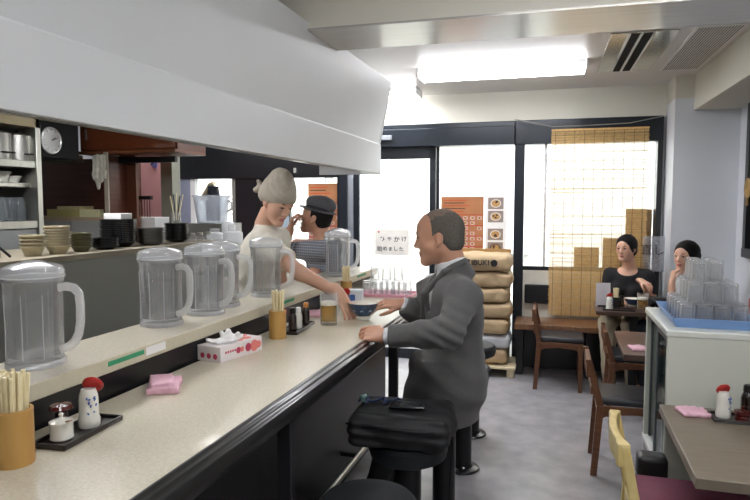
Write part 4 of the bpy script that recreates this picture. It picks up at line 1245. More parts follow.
for k, (ya, yb, xo) in enumerate(((-hy + .02, .02, .006), (-.02, hy - .02, .02))):
    f = MB().box(-hx + xo, -hx + xo + .012, ya, ya + .035, .375, FZ - .035).box(-hx + xo, -hx + xo + .012, yb - .035, yb, .375, FZ - .035).box(-hx + xo, -hx + xo + .012, ya, yb, FZ - .06, FZ - .035).build('door_frame', mat('door_grey', '#50585a', .4, .3), t, bev=.002)
    MB().box(-hx + xo + .004, -hx + xo + .008, ya + .035, yb - .035, .375, FZ - .06).build('door_glass', clear('case_glass', (.80, .88, .87), .03, '#9fb5b2'), f)
MB().box(-hx - .002, -hx + .006, -hy + .03, -hy + .05, .66, .72).build('door_pull', BPLAST, t)
for z in (.56, .76): MB().box(-hx + .06, hx - .03, -hy + .03, hy - .03, z, z + .008).build('inner_shelf', STEEL, t)
rn = random.Random(8)
CPOS = Vector(((FX0 + FX1) / 2, (FY0 + FY1) / 2, 0))
bot = MB().lathe([(0, 0), (.03, 0), (.031, .01), (.031, .11), (.013, .16), (.013, .18), (0, .18)], n=20).build('drink_bottle', mat('bottle_dark', '#33443c', .2, coat=.5))
k = 0
for z in (.36, .568, .768):
    for i in range(3):
        o = bot if k == 0 else bot.copy()
        if k: COL.objects.link(o)
        o.location = CPOS + Vector((-hx + .12 + .03 * (i % 2), -.2 + i * .16, z + .001)); k += 1
        tag(o, 'dark drink bottle in the display case, ' + ('nearest', 'middle', 'farthest')[i] + ' on the ' + {.36: 'bottom level', .568: 'middle shelf', .768: 'upper shelf'}[z], 'bottle', 'bottles in the display case')
# blue tray with glasses
TX0, TX1, TY0, TY1 = .475, .775, 2.83, 3.27
t = thing('blue_tray', 'blue plastic drying tray full of upturned glasses on the white case', 'tray', ((TX0 + TX1) / 2, (TY0 + TY1) / 2, FZ))
hx, hy = (TX1 - TX0) / 2, (TY1 - TY0) / 2
BL = mat('light_blue_plastic', '#7fa3d6', .4, var=.03)
m = MB(); m.box(-hx, hx, -hy, hy, 0, .006)
e = .02; h = .042
for (xa, ya, xb, yb) in ((-hx, -hy, hx, -hy), (hx, -hy, hx, hy), (hx, hy, -hx, hy), (-hx, hy, -hx, -hy)):
    sx = lambda v: v * (1 + e / hx); sy = lambda v: v * (1 + e / hy)
    p0 = (xa, ya, 0); p1 = (xb, yb, 0); q0 = (sx(xa), sy(ya), h); q1 = (sx(xb), sy(yb), h)
    n0 = (xa * .975, ya * .985, .006); n1 = (xb * .975, yb * .985, .006); r0 = (sx(xa) * .975, sy(ya) * .985, h); r1 = (sx(xb) * .975, sy(yb) * .985, h)
    m.hexa([p0, p1, n1, n0, q0, q1, r1, r0])
m.build('tray_body', BL, t, bev=.002)
BASE = Vector(((TX0 + TX1) / 2, (TY0 + TY1) / 2, FZ + .0065))
n_ = 0
lay = ((4, 6, 0.0), (3, 5, .089), (2, 3, .178))
names = ('bottom layer', 'second layer', 'top layer')
for (nx, ny, z), nm in zip(lay, names):
    for i in range(nx):
        for j in range(ny):
            o = tm.copy(); COL.objects.link(o)
            o.location = BASE + Vector(((i - (nx - 1) / 2) * .068 + (0 if z < .1 else -.01), (j - (ny - 1) / 2) * .069 + (0 if z < .1 else -.0), z + .0005))
            o1 = ('first', 'second', 'third', 'fourth')[i]; o2 = ('front', 'second', 'third', 'fourth', 'fifth', 'sixth')[j] + ' row'
            g = nm; l = f'clear upturned glass on blue tray, {o1} across, {o2}, {nm}'
            tag(o, l, 'glass', 'glasses on the blue tray')
tag(MB().box(-.02, .02, -.02, .02, 0, .085).build('small_red_tin', REDP, None, loc=(.86, 3.2, FZ), bev=.004), 'small red tin on the case right of the glasses', 'tin')

# things on the women's table
TZ = .72
t = thing('menu_holder', 'white menu cards standing at the edge of the women\'s table', 'menu holder', (.335, 5.24, TZ), radians(10))
for k in range(3): MB().box(-.055 + .004 * k, .055 - .004 * k, -.012 + k * .012, -.008 + k * .012, .002, .19 - .01 * k).build('menu_card', mat('menu_white', '#e6e4ea', .4), t, bev=.012, seg=3)
MB().box(-.04, .04, -.02, .02, 0, .012).build('base', BPLAST, t)
chop_cup(Vector((.430, 5.20, TZ)), .030, .085, 14, 'black square box of chopsticks on the women\'s table', 6, BPLAST, True, .155)
shaker(Vector((.375, 5.06, TZ + .006)), 'red capped bottle on the women\'s table', 1.15)
tray(Vector((.44, 5.07, TZ + .0005)), .115, .045, 0, 'black tray on the women\'s table in front of the chopsticks')
beer(Vector((.615, 5.10, TZ)), 'glass mug of darker beer on the women\'s table', h=.135, r=.040, rz=radians(60), lvl=.76)
t = thing('small_bowl', 'small blue and white bowl before the woman in black', 'bowl', (.565, 5.33, TZ))
MB().lathe([(0, 0), (.03, 0), (.032, .012), (.058, .045), (.064, .062), (.060, .062), (.05, .04), (0, .015)], n=32, mis=[0, 0, 1, 1, 0, 0, 0]).build('bowl_body', [CERW, CERB], t)
dark_bottle(Vector((.48, 5.27, TZ)), 'dark sauce bottle behind the chopstick box on the women\'s table', h=.09)
s = SDF(.004)
s.box((.76, 5.28, TZ + .045), (.06, .045, .032), None, .008, .01).cyl((.71, 5.24, TZ + .05), (.67, 5.20, TZ + .055), .032, .030, .004).cap((.78, 5.20, TZ + .02), (.83, 5.12, TZ + .012), .012, .01, .02)
for k in range(6): s.cap((.70 + .02 * k, 5.14 + .01 * k, TZ + .008), (.72 + .025 * k, 5.2 - .012 * k, TZ + .02 + .01 * (k % 2)), .006, .006, .005)
s.half((.76, 5.28, TZ), (0, 0, -1))
o = solid(s, 'camera', mat('camera_black', '#1b1c20', .4), None, base=(.76, 5.25, TZ)); tag(o, 'black camera with strap on the women\'s table', 'camera')

# wicker disc on the right window
t = thing('woven_fan', 'round woven straw fan hanging at the dark side window', 'fan', R(1.452, 5.20, 1.655), RY)
m = MB()
for k in range(10): m.tube([(0, (.004 + .0075 * k) * cos(a * pi / 12), (.004 + .0075 * k) * sin(a * pi / 12)) for a in range(24)], .0048, 6, closed=True)
m.build('disc', mat('straw', '#a98a56', .7, scale=80, var=.25), t)
MB().bar((0, 0, -.075), (0, 0, -.13), .012, .016).build('handle', BAMB, t)

# translucent screen sheet beside the woman
c0 = at(626, 208, b=5.86); 
t = thing('clear_sheet', 'clear sheet with dark brush writing beside the woman in black', 'sign', R(at(655, 254, b=5.86).dot(rX), 5.865, at(655, 254, b=5.86).z), RY)
MB().box(-.10, .10, -.0015, .0015, -.155, .155).build('sheet', clear('sheet_film', (.9, .9, .92), .3, '#d9dbe0'), t)
text_mesh('直し', .10, 'lettering', mat('ink_dark', '#2b2c33', .6), t, (-.02, -.003, .03), (pi / 2, 0, 0))

# ================================================================== flour bags on a pallet
t = thing('wooden_pallet', 'pale wooden pallet under the stacked paper sacks', 'pallet', R(-.56, 5.75, 0), RY)
for k in range(5): MB().box(-.30, .335, -.24 + k * .10, -.16 + k * .10, .075, .095).build('deck_board', PALW, t, bev=.002)
for x in (-.27, 0, .29): MB().box(x - .03, x + .03, -.22, .22, 0, .075).build('bearer', PALW, t, bev=.002)
KRA = mat('kraft_paper', '#b79f7c', .7, var=.07, scale=6, bump=.25, bscale=25); WSK = mat('white_sack', '#c4c6ca', .7, var=.05, bump=.25, bscale=25)
zz = .096
hs = (.150, .135, .155, .150, .145, .155, .170)
labs = ('brown paper sack at the bottom of the stack on the pallet', 'white sack second from the bottom of the stack', 'brown paper sack lying directly on the white sack', 'brown paper sack fourth from the bottom of the stack',
        'brown paper sack third from the top of the stack', 'brown paper sack just under the lettered top sack', 'brown paper sack with black lettering on top of the stack')
for i, (h, lab) in enumerate(zip(hs, labs)):
    s = SDF(.007); a = -.575 + (.012 if i % 2 else -.01) + (.01 if i == 6 else 0)
    c = R(a, 5.755, zz + h / 2); M = Matrix.Rotation(RY + (.03 if i % 2 else -.02), 3, 'Z')
    s.box(c, (.242, .150, h * .14), M, h * .30, .01)
    s.ell(c, (.295, .19, h * .52), M, .03)
    s.half((c.x, c.y, zz + .001), (0, 0, -1), .02)
    tilt = 0
    o = solid(s, 'paper_sack', WSK if i == 1 else KRA, None, (lambda sd: (lambda P: fbm(P, 22, sd) * .005 + fbm(P, 55, sd + 2) * .0018))(i), base=(c.x, c.y, zz))
    tag(o, lab, 'sack', 'paper sacks on the pallet')
    if i == 6: TOPS = (o, c.copy(), h)
    zz += h * .935
o, c, h = TOPS
tx = text_mesh('IBUKI', .066, 'lettering', INK, o, (.035, -.210, h * .52), (radians(80), 0, RY), ext=.016)
lg = MB().lathe([(.022, -.008), (.030, -.008), (.030, .008), (.022, .008)], n=20, ax='z').box(-.024, .024, -.004, .004, -.008, .008).box(-.004, .004, -.024, .024, -.008, .008).build('logo', INK, o, loc=(.155, -.213, h * .52))
lg.rotation_euler = (radians(80), 0, RY + .35)
# brown carton behind the sacks
tag(rbox('cardboard_box', (-.80, -.30, 5.955, 5.985, .0, 1.115, mat('cardboard', '#a8834f', .7, var=.04)), bev=.004), 'tall brown cardboard box standing behind the paper sacks', 'box')


# ================================================================== bar stools
def stool(y, label, x=-.545):
    t = thing('bar_stool', label, 'bar stool', (x, y, 0), 0, 'black pedestal stools')
    MB().lathe([(0, 0), (.095, 0), (.10, .006), (.095, .014), (.062, .022), (.056, .03), (0, .03)], n=32).build('base_plate', LACQ, t)
    MB().lathe([(.053, .02), (.053, .53), (.053, .54), (0, .54)], n=28).build('pedestal', mat('pedestal_black', '#18181a', .35, .3), t)
    MB().lathe([(0, .53), (.12, .53), (.148, .545), (.156, .57), (.155, .595), (.143, .61), (.10, .616), (0, .617)], n=40).build('seat', mat('stool_vinyl', '#161a1e', .6, var=.05), t)
    return t


stool(1.80, 'empty black bar stool nearest the camera', -.56)
stool(2.33, 'black pedestal bar stool under the shoulder bag', -.56)
stool(2.80, 'black pedestal bar stool the man in the suit sits on', -.50)
stool(3.51, 'empty black bar stool next beyond the man in the suit', -.52)
stool(4.07, 'farthest empty black bar stool near the paper sacks')

# ================================================================== people
V3 = Vector
SKIN = mat('skin_tan', '#c09076', .5, var=.04, scale=30, sss=.12)
SKIN2 = mat('skin_light', '#d3a68d', .5, var=.03, scale=30, sss=.12)
LIPS = mat('lips', '#9c6a5a', .45); LIPSF = mat('lips_pink', '#b5706a', .4)
HAIRG = mat('grey_cropped_hair', '#5a554d', .85, var=.3, scale=160, bump=.4, bscale=500)
HAIRB = mat('black_hair', '#120e0d', .65, spec=.25, var=.3, scale=60, bump=.3, bscale=300)
EYEW = mat('eye_white', '#cfc8c2', .3); IRIS = mat('iris_dark', '#1a0f0b', .2)
BROW = mat('brow', '#2a1f1a', .8)


def frame(f, u):
    f = V3(f).normalized(); u = V3(u); r = f.cross(u).normalized(); u = r.cross(f).normalized()
    return f, r, u      # r = the person's right


class Head:
    def __init__(self, c, f, u, s=1.0, jaw=1.0):
        self.c = V3(c); self.f, self.r, self.u = frame(f, u); self.s = s; self.j = jaw
        self.M = Matrix((self.f, self.r, self.u)).transposed()

    def P(self, f, r, u): return self.c + (self.f * f + self.r * r + self.u * u) * self.s

    def prims(self, S, neck, nr=.052, ears=True, female=False):
        s = self.s; P = self.P; M = self.M; E = lambda a, r, k, op='+': S.ell(P(*a), [v * s for v in r], M, k * s, op)
        E((-.012, 0, .037), (.098, .076, .086), .01)
        E((.030, 0, .035), (.058, .062, .058), .03)
        E((.030, 0, -.028), (.058, .058 * (.95 if female else 1), .075), .03)
        jw = .046 * self.j
        for q in (-1, 1):
            S.cap(P(-.008, q * jw, -.045), P(.058, q * .017, -.094), .022 * s, .017 * s, .03 * s)
            S.cap(P(.052, q * .034, -.016), P(.045, q * .040, -.03), .022 * s, .022 * s, .025 * s)
            S.cap(P(.083, q * .012, .024), P(.068, q * .046, .022), .008 * s, .007 * s, .014 * s)
        S.cap(P(.070, -.006, -.094), P(.070, .006, -.094), .017 * s, .017 * s, .02 * s)
        for q in (-1, 1):
            E((.096, q * .030, .006), (.013, .017, .011), .012, '-')
            E((.075, q * .031, .005), (.0125, .015, .011), .006)
        S.cap(P(.085, 0, .012), P(.102, 0, -.025), .006 * s, .0112 * s, .016 * s)
        for q in (-1, 1): S.cap(P(.095, q * .011, -.031), P(.090, q * .012, -.031), .0065 * s, .006 * s, .006 * s)
        E((.080, 0, -.056), (.014, .024, .0075), .008)
        E((.079, 0, -.068), (.013, .020, .0075), .008)
        E((.096, 0, -.0618), (.008, .024, .0022), .003, '-')
        if ears:
            for q in (-1, 1):
                E((-.012, q * .077, -.002), (.0155, .008, .027), .008)
                E((-.006, q * .086, -.001), (.009, .007, .017), .005, '-')
                S.cap(P(.0, q * .072, -.03), P(-.004, q * .074, -.026), .006 * s, .006 * s, .006 * s)
        S.cap(P(-.022, 0, -.045), neck, nr * s, (nr + .004) * s, .025)
        S.cap(P(-.035, 0, -.01), V3(neck) - self.f * .014, .043 * s, .045 * s, .03)
        return S

    def lip_pick(self, C):
        d = (C - np.array(self.c)) @ np.array(self.M) / self.s
        e = ((d[:, 0] - .088) / .016) ** 2 + (d[:, 1] / .0235) ** 2 + ((d[:, 2] + .0620) / .0125) ** 2
        return (e < 1) & (d[:, 0] > .07)

    def features(self, parent, base, brow_c=BROW, lid=False, open_=1.0):
        s = self.s
        for q in (-1, 1):
            S = SDF(.0016 * s)
            S.ell(self.P(.0800, q * .031, .0045), (.0100 * s, .0135 * s, .0060 * s * open_), self.M, .001)
            ic = np.array(self.P(.089, q * .031, .0045))
            solid(S, 'eye', [EYEW, IRIS], parent, base=base, pick=lambda C: (np.linalg.norm(C - ic, axis=1) < .0082 * s).astype(int))
            S = SDF(.002 * s)
            S.cap(self.P(.093, q * .014, .027), self.P(.089, q * .030, .032), .0026 * s, .0029 * s, .002)
            S.cap(self.P(.089, q * .030, .032), self.P(.075, q * .048, .027), .0029 * s, .0018 * s, .002)
            S.cap(self.P(.0885, q * .019, .0080), self.P(.0895, q * .031, .0110), .0022 * s, .0026 * s, .001)
            S.cap(self.P(.0895, q * .031, .0110), self.P(.081, q * .0455, .0065), .0026 * s, .0022 * s, .001)
            solid(S, 'eyebrow', brow_c, parent, base=base)


def arm(S, sh, el, wr, r=(.048, .040, .027), k=.02):
    S.cap(sh, el, r[0], r[1], k); S.cap(el, wr, r[1], r[2], k)


def hand(S, wr, d, n, side, curls=(.5, .5, .5, .5), spread=.05, s=1.0, thumb=(.6, .35), sp=None, bend0=None):
    """wr wrist, d pointing direction, n back-of-hand normal, side = +1/-1 thumb side along n x d"""
    d = V3(d).normalized(); n = V3(n); n = (n - d * n.dot(d)).normalized(); t = n.cross(d).normalized() * side   # towards the thumb
    wr = V3(wr); kn = []
    for i in range(4):
        o = (.030 - i * .0195) * s
        kn.append(wr + d * (.088 - .004 * abs(i - 1.3)) * s + t * o + n * (.002 - .002 * abs(i - 1.5)) * s)
        S.cap(wr + d * .012 * s + t * o * .55, kn[-1], .0125 * s, .0095 * s, .010 * s)
    S.cap(wr - d * .03 * s, wr + d * .02 * s, .024 * s, .022 * s, .02 * s, fl=(n, .75))
    Ls = ((.042, .025, .020), (.046, .029, .021), (.042, .027, .020), (.033, .020, .018))
    for i in range(4):
        p = kn[i]; a = curls[i] * (1.0 if bend0 is None else bend0)
        sd = (1.5 - i) * spread
        for j, l in enumerate(Ls[i]):
            dd = (d * cos(a) - n * sin(a) + t * sd * cos(a)).normalized()
            q = p + dd * l * s; rr = (.0088, .0080, .0074, .0064)
            S.cap(p, q, rr[j] * s * (.9 if i == 3 else 1), rr[j + 1] * s * (.9 if i == 3 else 1), .002)
            p = q; a += curls[i] * (1.15 if j == 0 else .8)
    # thumb
    b = wr + d * .024 * s + t * .022 * s - n * .006 * s
    a1 = (d * cos(thumb[0]) + t * sin(thumb[0]) - n * .35).normalized()
    q = b + a1 * .042 * s; S.cap(b, q, .0135 * s, .0105 * s, .010 * s)
    a2 = (d * cos(thumb[1]) + t * sin(thumb[1]) - n * .5).normalized(); q2 = q + a2 * .030 * s; S.cap(q, q2, .0100 * s, .0090 * s, .003)
    a3 = (d * cos(thumb[1] - .3) + t * sin(thumb[1] - .3) - n * .6).normalized(); S.cap(q2, q2 + a3 * .022 * s, .0088 * s, .007 * s, .003)
    return S


def torso(S, pel, neck, shR, shL, e=0., k=.04, belly=0., w_=1.0, bust=0.):
    pel = V3(pel); neck = V3(neck); shR = V3(shR); shL = V3(shL)
    up = (neck - pel).normalized(); r = (shR - shL); r = (r - up * r.dot(up)).normalized(); f = up.cross(r)   # forward
    M = Matrix((f, r, up)).transposed(); L = (neck - pel).length
    S.ell(pel + up * .02, (.105 + e, .155 * w_ + e, .11 + e), M, k)
    S.ell(pel + up * L * .33 + f * .012, (.092 + belly + e, .130 * w_ + e, .14 + e), M, k)
    S.ell(pel + up * L * .66, (.100 + e, .150 * w_ + e, .16 + e), M, k)
    m = (shR + shL) / 2
    S.cap(shR * .86 + m * .14 - up * .02, shL * .86 + m * .14 - up * .02, .056 + e, None, k)
    S.cap(shR, m * .8 + neck * .2, .044 + e, .048 + e, .035); S.cap(shL, m * .8 + neck * .2, .044 + e, .048 + e, .035)
    if bust:
        for q in (-1, 1): S.ell(pel + up * L * .66 + f * .075 + r * q * .065, (.045 + e + bust, .055 + e, .055 + e), M, .03)
    return f, r, up


def legs(S, hips, knees, ankles, toes, e=0., foot=True, shin=True):
    for h, kn, a, t in zip(hips, knees, ankles, toes):
        h, kn, a, t = map(V3, (h, kn, a, t))
        S.cap(h, kn, .082 + e, .056 + e, .03)
        if shin: S.cap(kn, a, .054 + e, .038 + e, .02)
        if foot: S.cap(a + V3((0, 0, -.03)), t, .034, .028, .02)


wrinkle = lambda amp, f, sd=0: (lambda P: fbm(P, f, sd) * amp + fbm(P, f * 2.3, sd + 3) * amp * .4)
SHOE = mat('black_shoe', '#121212', .3, coat=.3)

# ------------------------------------------------------------------ the man in the grey suit
B = V3((-.50, 2.78, 0))
man = thing('person', 'balding man in a dark grey suit on a bar stool holding out a bowl', 'person', B)
hc = at(439, 238, y=2.76)
H = Head(hc, (-1, -.06, -.10), (-.08, 0, 1), 1.05, 1.05)
neck = at(453, 270, y=2.78); pel = at(454, 388, y=2.78)
shL = at(464, 297, y=2.60); shR = V3((2 * neck.x - shL.x - .05, 2.95, shL.z))     # facing -x: left side is towards the camera
elL = at(448, 333, y=2.42); wrL = at(386, 336, y=2.42)
elR = at(428, 319, y=3.00); wrR = at(402, 304, y=2.93)
legs_m = ([pel + V3((0, -.09, -.02)), pel + V3((0, .09, -.02))], [V3((-.72, 2.68, .46)), V3((-.72, 2.90, .46))], [V3((-.84, 2.66, .11)), V3((-.84, 2.90, .11))], [V3((-.98, 2.65, .035)), V3((-.98, 2.91, .035))])
S = SDF(.004)
torso(S, pel, neck, shR, shL)
H.prims(S, neck + V3((0, 0, .0)), .054)
arm(S, shL, elL, wrL); arm(S, shR, elR, wrR)
hand(S, wrL, (-1, .16, .02), (.0, -.70, .72), -1, (.45, .6, .75, .85), s=1.05, thumb=(.7, .3))
hand(S, wrR, (-.95, -.32, .06), (-.10, -.45, .88), 1, (.35, .42, .5, .6), s=1.0, thumb=(.55, .05))
legs(S, *legs_m)
solid(S, 'body', [SKIN, LIPS], man, base=B, pick=lambda C: H.lip_pick(C).astype(int))
H.features(man, B)
# cropped grey hair: back and sides, thin on top
S = SDF(.004); s = H.s
S.ell(H.P(-.014, 0, .036), (.1005 * s, .0795 * s, .089 * s), H.M, .005)
S.ell(H.P(-.05, 0, -.02), (.058 * s, .066 * s, .055 * s), H.M, .02)
S.ell(H.P(.112, 0, .015), (.062 * s, .12 * s, .155 * s), H.M, .012, '-')
S.ell(H.P(.02, 0, -.085), (.075 * s, .13 * s, .062 * s), H.M, .012, '-')
S.half(H.P(0, 0, -.058), -H.u)
for q in (-1, 1): S.ell(H.P(.0, q * .086, -.008), (.026 * s, .02 * s, .034 * s), H.M, .004, '-')
hm = np.array(H.M); hcc = np.array(H.c)
hair = solid(S, 'hair', [HAIRG, mat('thin_crown_hair', '#75665a', .8, var=.25, scale=120)], man, lambda P: fbm(P, 180, 1) * .0007, base=B,
             pick=lambda C: (((C - hcc) @ hm)[:, 2] + .35 * ((C - hcc) @ hm)[:, 0] + fbm(C, 60, 2) * .012 > .088).astype(int))
# thin crown shows skin
SUIT = mat('suit_grey', '#565554', .85, var=.14, scale=180, bump=.2, bscale=500, sheen=.15)
SHIRT = mat('shirt_white', '#d9dadd', .7, bump=.1, bscale=200)
S = SDF(.004)
f_, r_, u_ = torso(S, pel + V3((0, 0, .05)), neck - V3((0, 0, .005)), shR - V3((0, 0, .0)), shL, .008)
nd = (H.P(-.030, 0, -.075) - neck).normalized(); S.cyl(neck - nd * .03, neck + nd * .062, .082, .064, .01); S.half(neck + nd * .048, (-.35, 0, 1))
for a, b in ((elL, wrL), (elR, wrR)):
    d = (b - a).normalized(); S.cyl(a + d * .10, b + d * .004, .040, .0355, .004)
solid(S, 'shirt', SHIRT, man, wrinkle(.0015, 40), base=B)
# jacket
JP = SDF(.0055)
f_, r_, u_ = torso(JP, pel + V3((.01, 0, .02)), neck - V3((0, 0, .035)), shR, shL, .026, .05, belly=.012)
M = Matrix((f_, r_, u_)).transposed()
JP.cyl(pel + V3((-.045, 0, .14)), pel + V3((-.070, 0, -.16)), .155, .185, .06)
JP.ell(pel + V3((-.02, 0, .05)), (.145, .195, .17), None, .06)
JP.half(pel + V3((0, 0, -.145)), (.06, 0, -1), .008)
for a, b, c in ((shL, elL, wrL), (shR, elR, wrR)):
    d = (c - b).normalized()
    JP.cap(a + V3((0, 0, .002)), b, .068, .060, .03); JP.cap(b, b + d * .10, .060, .056, .03); JP.cyl(b + d * .03, c - d * .018, .056, .047, .025)
JP.cyl(neck - nd * .05, neck + nd * .05, .090, .074, .02)     # collar roll
JP.half(neck + nd * .028, (-.55, 0, 1), .006)
# open front showing the shirt
JP.ell(neck + f_ * .14 + u_ * -.03, (.085, .045, .15), M, .01, '-')


def suit_disp(P):
    d = fbm(P, 16, 2) * .0035
    for e_ in (elL, elR):
        w = np.exp(-((P - np.array(e_)) ** 2).sum(-1) / .010)
        d = d + w * .006 * np.sin(((P - np.array(e_)) @ np.array([60, 25, 130.])))
    w = np.exp(-((P - np.array(shL + V3((0, 0, -.10)))) ** 2).sum(-1) / .012)
    d = d + w * .0035 * np.sin((P @ np.array([70., 20, -60.])))
    w = np.exp(-((P[..., 2] - .78) / .16) ** 2)
    return d + w * .004 * np.sin(P @ np.array([18., 6, 55.]) + 2 * np.sin(P[..., 0] * 14))


jk = solid(JP, 'jacket', SUIT, man, suit_disp, base=B)
S = SDF(.004)      # lapel and collar fold, pocket flap
for q in (-1, 1):
    a = neck + V3((.060, q * .055, .040)); b = neck + V3((-.025, q * .085, .0)); c = neck + V3((-.115, q * .075, -.10)); e_ = neck + V3((-.140, q * .03, -.22))
    S.cap(a, b, .009, .012, .012); S.cap(b, c, .012, .016, .012); S.cap(c, e_, .016, .006, .012)
solid(S, 'lapel', SUIT, jk, base=B)
S = SDF(.004); S = SDF(.006); legs(S, *legs_m, e=.006, foot=False)
S.half(V3((-.9, 2.9, .115)), (0, 0, -1), .004)
solid(S, 'trousers', mat('trouser_grey', '#2b2b2d', .85), man, wrinkle(.003, 25), base=B)
for a, t in zip(legs_m[2], legs_m[3]):
    S = SDF(.006); S.cap(a + V3((.03, 0, -.02)), t + V3((-.06, 0, .0)), .048, .040, .02); S.half(V3((0, 0, .004)), (0, 0, -1)); solid(S, 'shoe', SHOE, man, base=B)

# ------------------------------------------------------------------ the cook
B = V3((-1.72, 3.10, 0))
ck = thing('person', 'young cook with beige head cloth and white T-shirt reaching over the ledge', 'person', B)
hc = at(277, 203, y=3.06)
H = Head(hc, (.84, -.40, -.46), (.38, -.10, .92), .95, .90)
neck = at(265, 225, y=3.10); pel = V3((neck.x - .16, 3.16, .96))
shR = at(263, 241, y=2.96); shL = neck + V3((-.01, .19, -.08))
elR = at(300, 273, y=2.86); wrR = at(339, 293, y=2.84)
elL = shL + V3((-.02, .06, -.27)); wrL = elL + V3((.16, -.04, -.16))
lg = ([pel + V3((0, -.09, -.03)), pel + V3((0, .09, -.03))], [pel + V3((.02, -.1, -.46)), pel + V3((.03, .1, -.46))], [pel + V3((-.01, -.1, -.88)), pel + V3((0, .11, -.88))], [pel + V3((.10, -.11, -.93)), pel + V3((.11, .12, -.93))])
S = SDF(.004)
torso(S, pel, neck, shR, shL, e=-.008, w_=.82)
H.prims(S, neck, .047)
arm(S, shR, elR, wrR, (.044, .038, .025)); arm(S, shL, elL, wrL, (.044, .036, .026))
tgt = BOWL + V3((-.06, -.03, .06))
hand(S, wrR, (.52, .03, -.85), (.72, -.50, .52), 1, (.22, .26, .30, .34), s=1.0, spread=.04, thumb=(.5, .1))
hand(S, wrL, wrL - elL, (0, 0, 1), -1, (.4, .4, .4, .4))
legs(S, *lg)
solid(S, 'body', [SKIN2, LIPSF], ck, base=B, pick=lambda C: H.lip_pick(C).astype(int))
H.features(ck, B, open_=.35)
s = H.s
S = SDF(.004)
S.ell(H.P(-.014, 0, .034), (.1005 * s, .080 * s, .088 * s), H.M, .005); S.ell(H.P(-.05, 0, -.02), (.054 * s, .066 * s, .055 * s), H.M, .02)
S.ell(H.P(.095, 0, .0), (.075 * s, .12 * s, .13 * s), H.M, .012, '-'); S.half(H.P(0, 0, -.06), -H.u)
for q in (-1, 1): S.ell(H.P(-.002, q * .088, -.01), (.024 * s, .022 * s, .034 * s), H.M, .004, '-')
solid(S, 'hair', HAIRB, ck, base=B)
CLO = mat('beige_cloth', '#a9a090', .85, var=.05, scale=40, bump=.3, bscale=120)
S = SDF(.004)
S.ell(H.P(-.012, 0, .058), (.114 * s, .093 * s, .090 * s), H.M, .01); S.ell(H.P(-.028, 0, .130), (.070 * s, .052 * s, .068 * s), H.M, .06)
S.ell(H.P(-.05, 0, .02), (.078 * s, .085 * s, .06 * s), H.M, .03)
S.half(H.P(.09, 0, .034), H.u * -1 + H.f * .42)
S.cap(H.P(-.112, 0, .020), H.P(-.165, .0, .020), .015 * s, .024 * s, .008); S.cap(H.P(-.170, 0, .020), H.P(-.205, 0, -.015), .026 * s, .018 * s, .006); S.cap(H.P(-.168, 0, .02), H.P(-.190, .02, .045), .020 * s, .012 * s, .006)
hn = [np.array(v) for v in (H.f, H.r, H.u)]; hcn = np.array(H.c)
solid(S, 'head_cloth', CLO, ck, lambda P: .0011 * np.sin((P - hcn) @ (hn[2] + .5 * hn[0]) * 190 + 6 * np.sin((P - hcn) @ hn[0] * 11 + 14 * ((P - hcn) @ hn[1]))) + fbm(P, 28, 3) * .003, base=B)
TS = mat('tshirt_white', '#cfcabb', .85, var=.03, bump=.2, bscale=150)
S = SDF(.005)
torso(S, pel, neck - V3((0, 0, .03)), shR, shL, .010, .05, w_=.88)
S.cyl(pel + V3((0, 0, .15)), pel + V3((0, 0, -.10)), .145, .150, .05)
for a, b in ((shR, elR), (shL, elL)):
    d = (b - a).normalized(); L_ = (b - a).length; S.cap(a, a + d * L_ * .3, .060, .062, .03); S.cyl(a + d * .04, a + d * L_ * .64, .057, .062, .02)
S.cap(neck + V3((0, 0, -.02)), neck + V3((.0, 0, .004)), .062, .058, .02)
S.half(neck + V3((0, 0, .008)), (-.10, 0, 1), .004)


def tee(P):
    d = fbm(P, 13, 5) * .005 + fbm(P, 30, 6) * .002
    w = np.exp(-((P - np.array(shR + V3((0, 0, -.1)))) ** 2).sum(-1) / .02)
    return d + w * .004 * np.sin(P @ np.array([60., 0, -75.]))


solid(S, 'tshirt', TS, ck, tee, base=B)
S = SDF(.007); legs(S, *lg, e=.015, foot=False); S.ell(pel, (.13, .17, .12), None, .03)
solid(S, 'trousers', mat('navy_cloth', '#20242e', .85), ck, wrinkle(.003, 20), base=B)

# ------------------------------------------------------------------ the man in the hat
hy_ = 3.98
hc = at(316, 218, y=hy_)
B = V3((hc.x + .03, hy_, 0))
ht = thing('person', 'man in a dark hat and grey checked shirt drinking from a glass', 'person', B)
H = Head(hc, (-.97, -.06, .24), (.24, 0, .97), 1.02, 1.0)
neck = hc + V3((.065, .01, -.175)); pel = neck + V3((.03, .01, -.46))
shL = at(337, 249, y=hy_ - .15)
elR = at(282, 249, y=hy_ - .16); wrR = at(290, 230, y=hy_ - .15)
shR = at(297, 246, y=hy_ + .0)
elL = at(338, 290, y=hy_ - .22); wrL = at(313, 271, y=hy_ - .14)
lg = ([pel + V3((0, -.09, -.02)), pel + V3((0, .09, -.02))], [pel + V3((-.36, -.1, -.03)), pel + V3((-.36, .1, -.03))], [pel + V3((-.34, -.1, -.42)), pel + V3((-.34, .1, -.42))], [pel + V3((-.44, -.1, -.46)), pel + V3((-.44, .1, -.46))])
S = SDF(.004)
torso(S, pel, neck, shR, shL)
H.prims(S, neck, .052)
arm(S, shR, elR, wrR, (.046, .038, .026)); arm(S, shL, elL, wrL, (.046, .038, .026))
gl = H.P(.135, .0, -.050)
hand(S, wrR, (.22, 0, 1), (-.9, -.3, 0), 1, (.75, .8, .8, .85), s=.95, thumb=(.6, .2))
hand(S, wrL, (-.9, .2, .0), (0, -.2, 1), -1, (.5, .55, .6, .65), s=.95)
legs(S, *lg)
solid(S, 'body', [SKIN, LIPS], ht, base=B, pick=lambda C: H.lip_pick(C).astype(int))
H.features(ht, B, open_=.6)
s = H.s
S = SDF(.004)
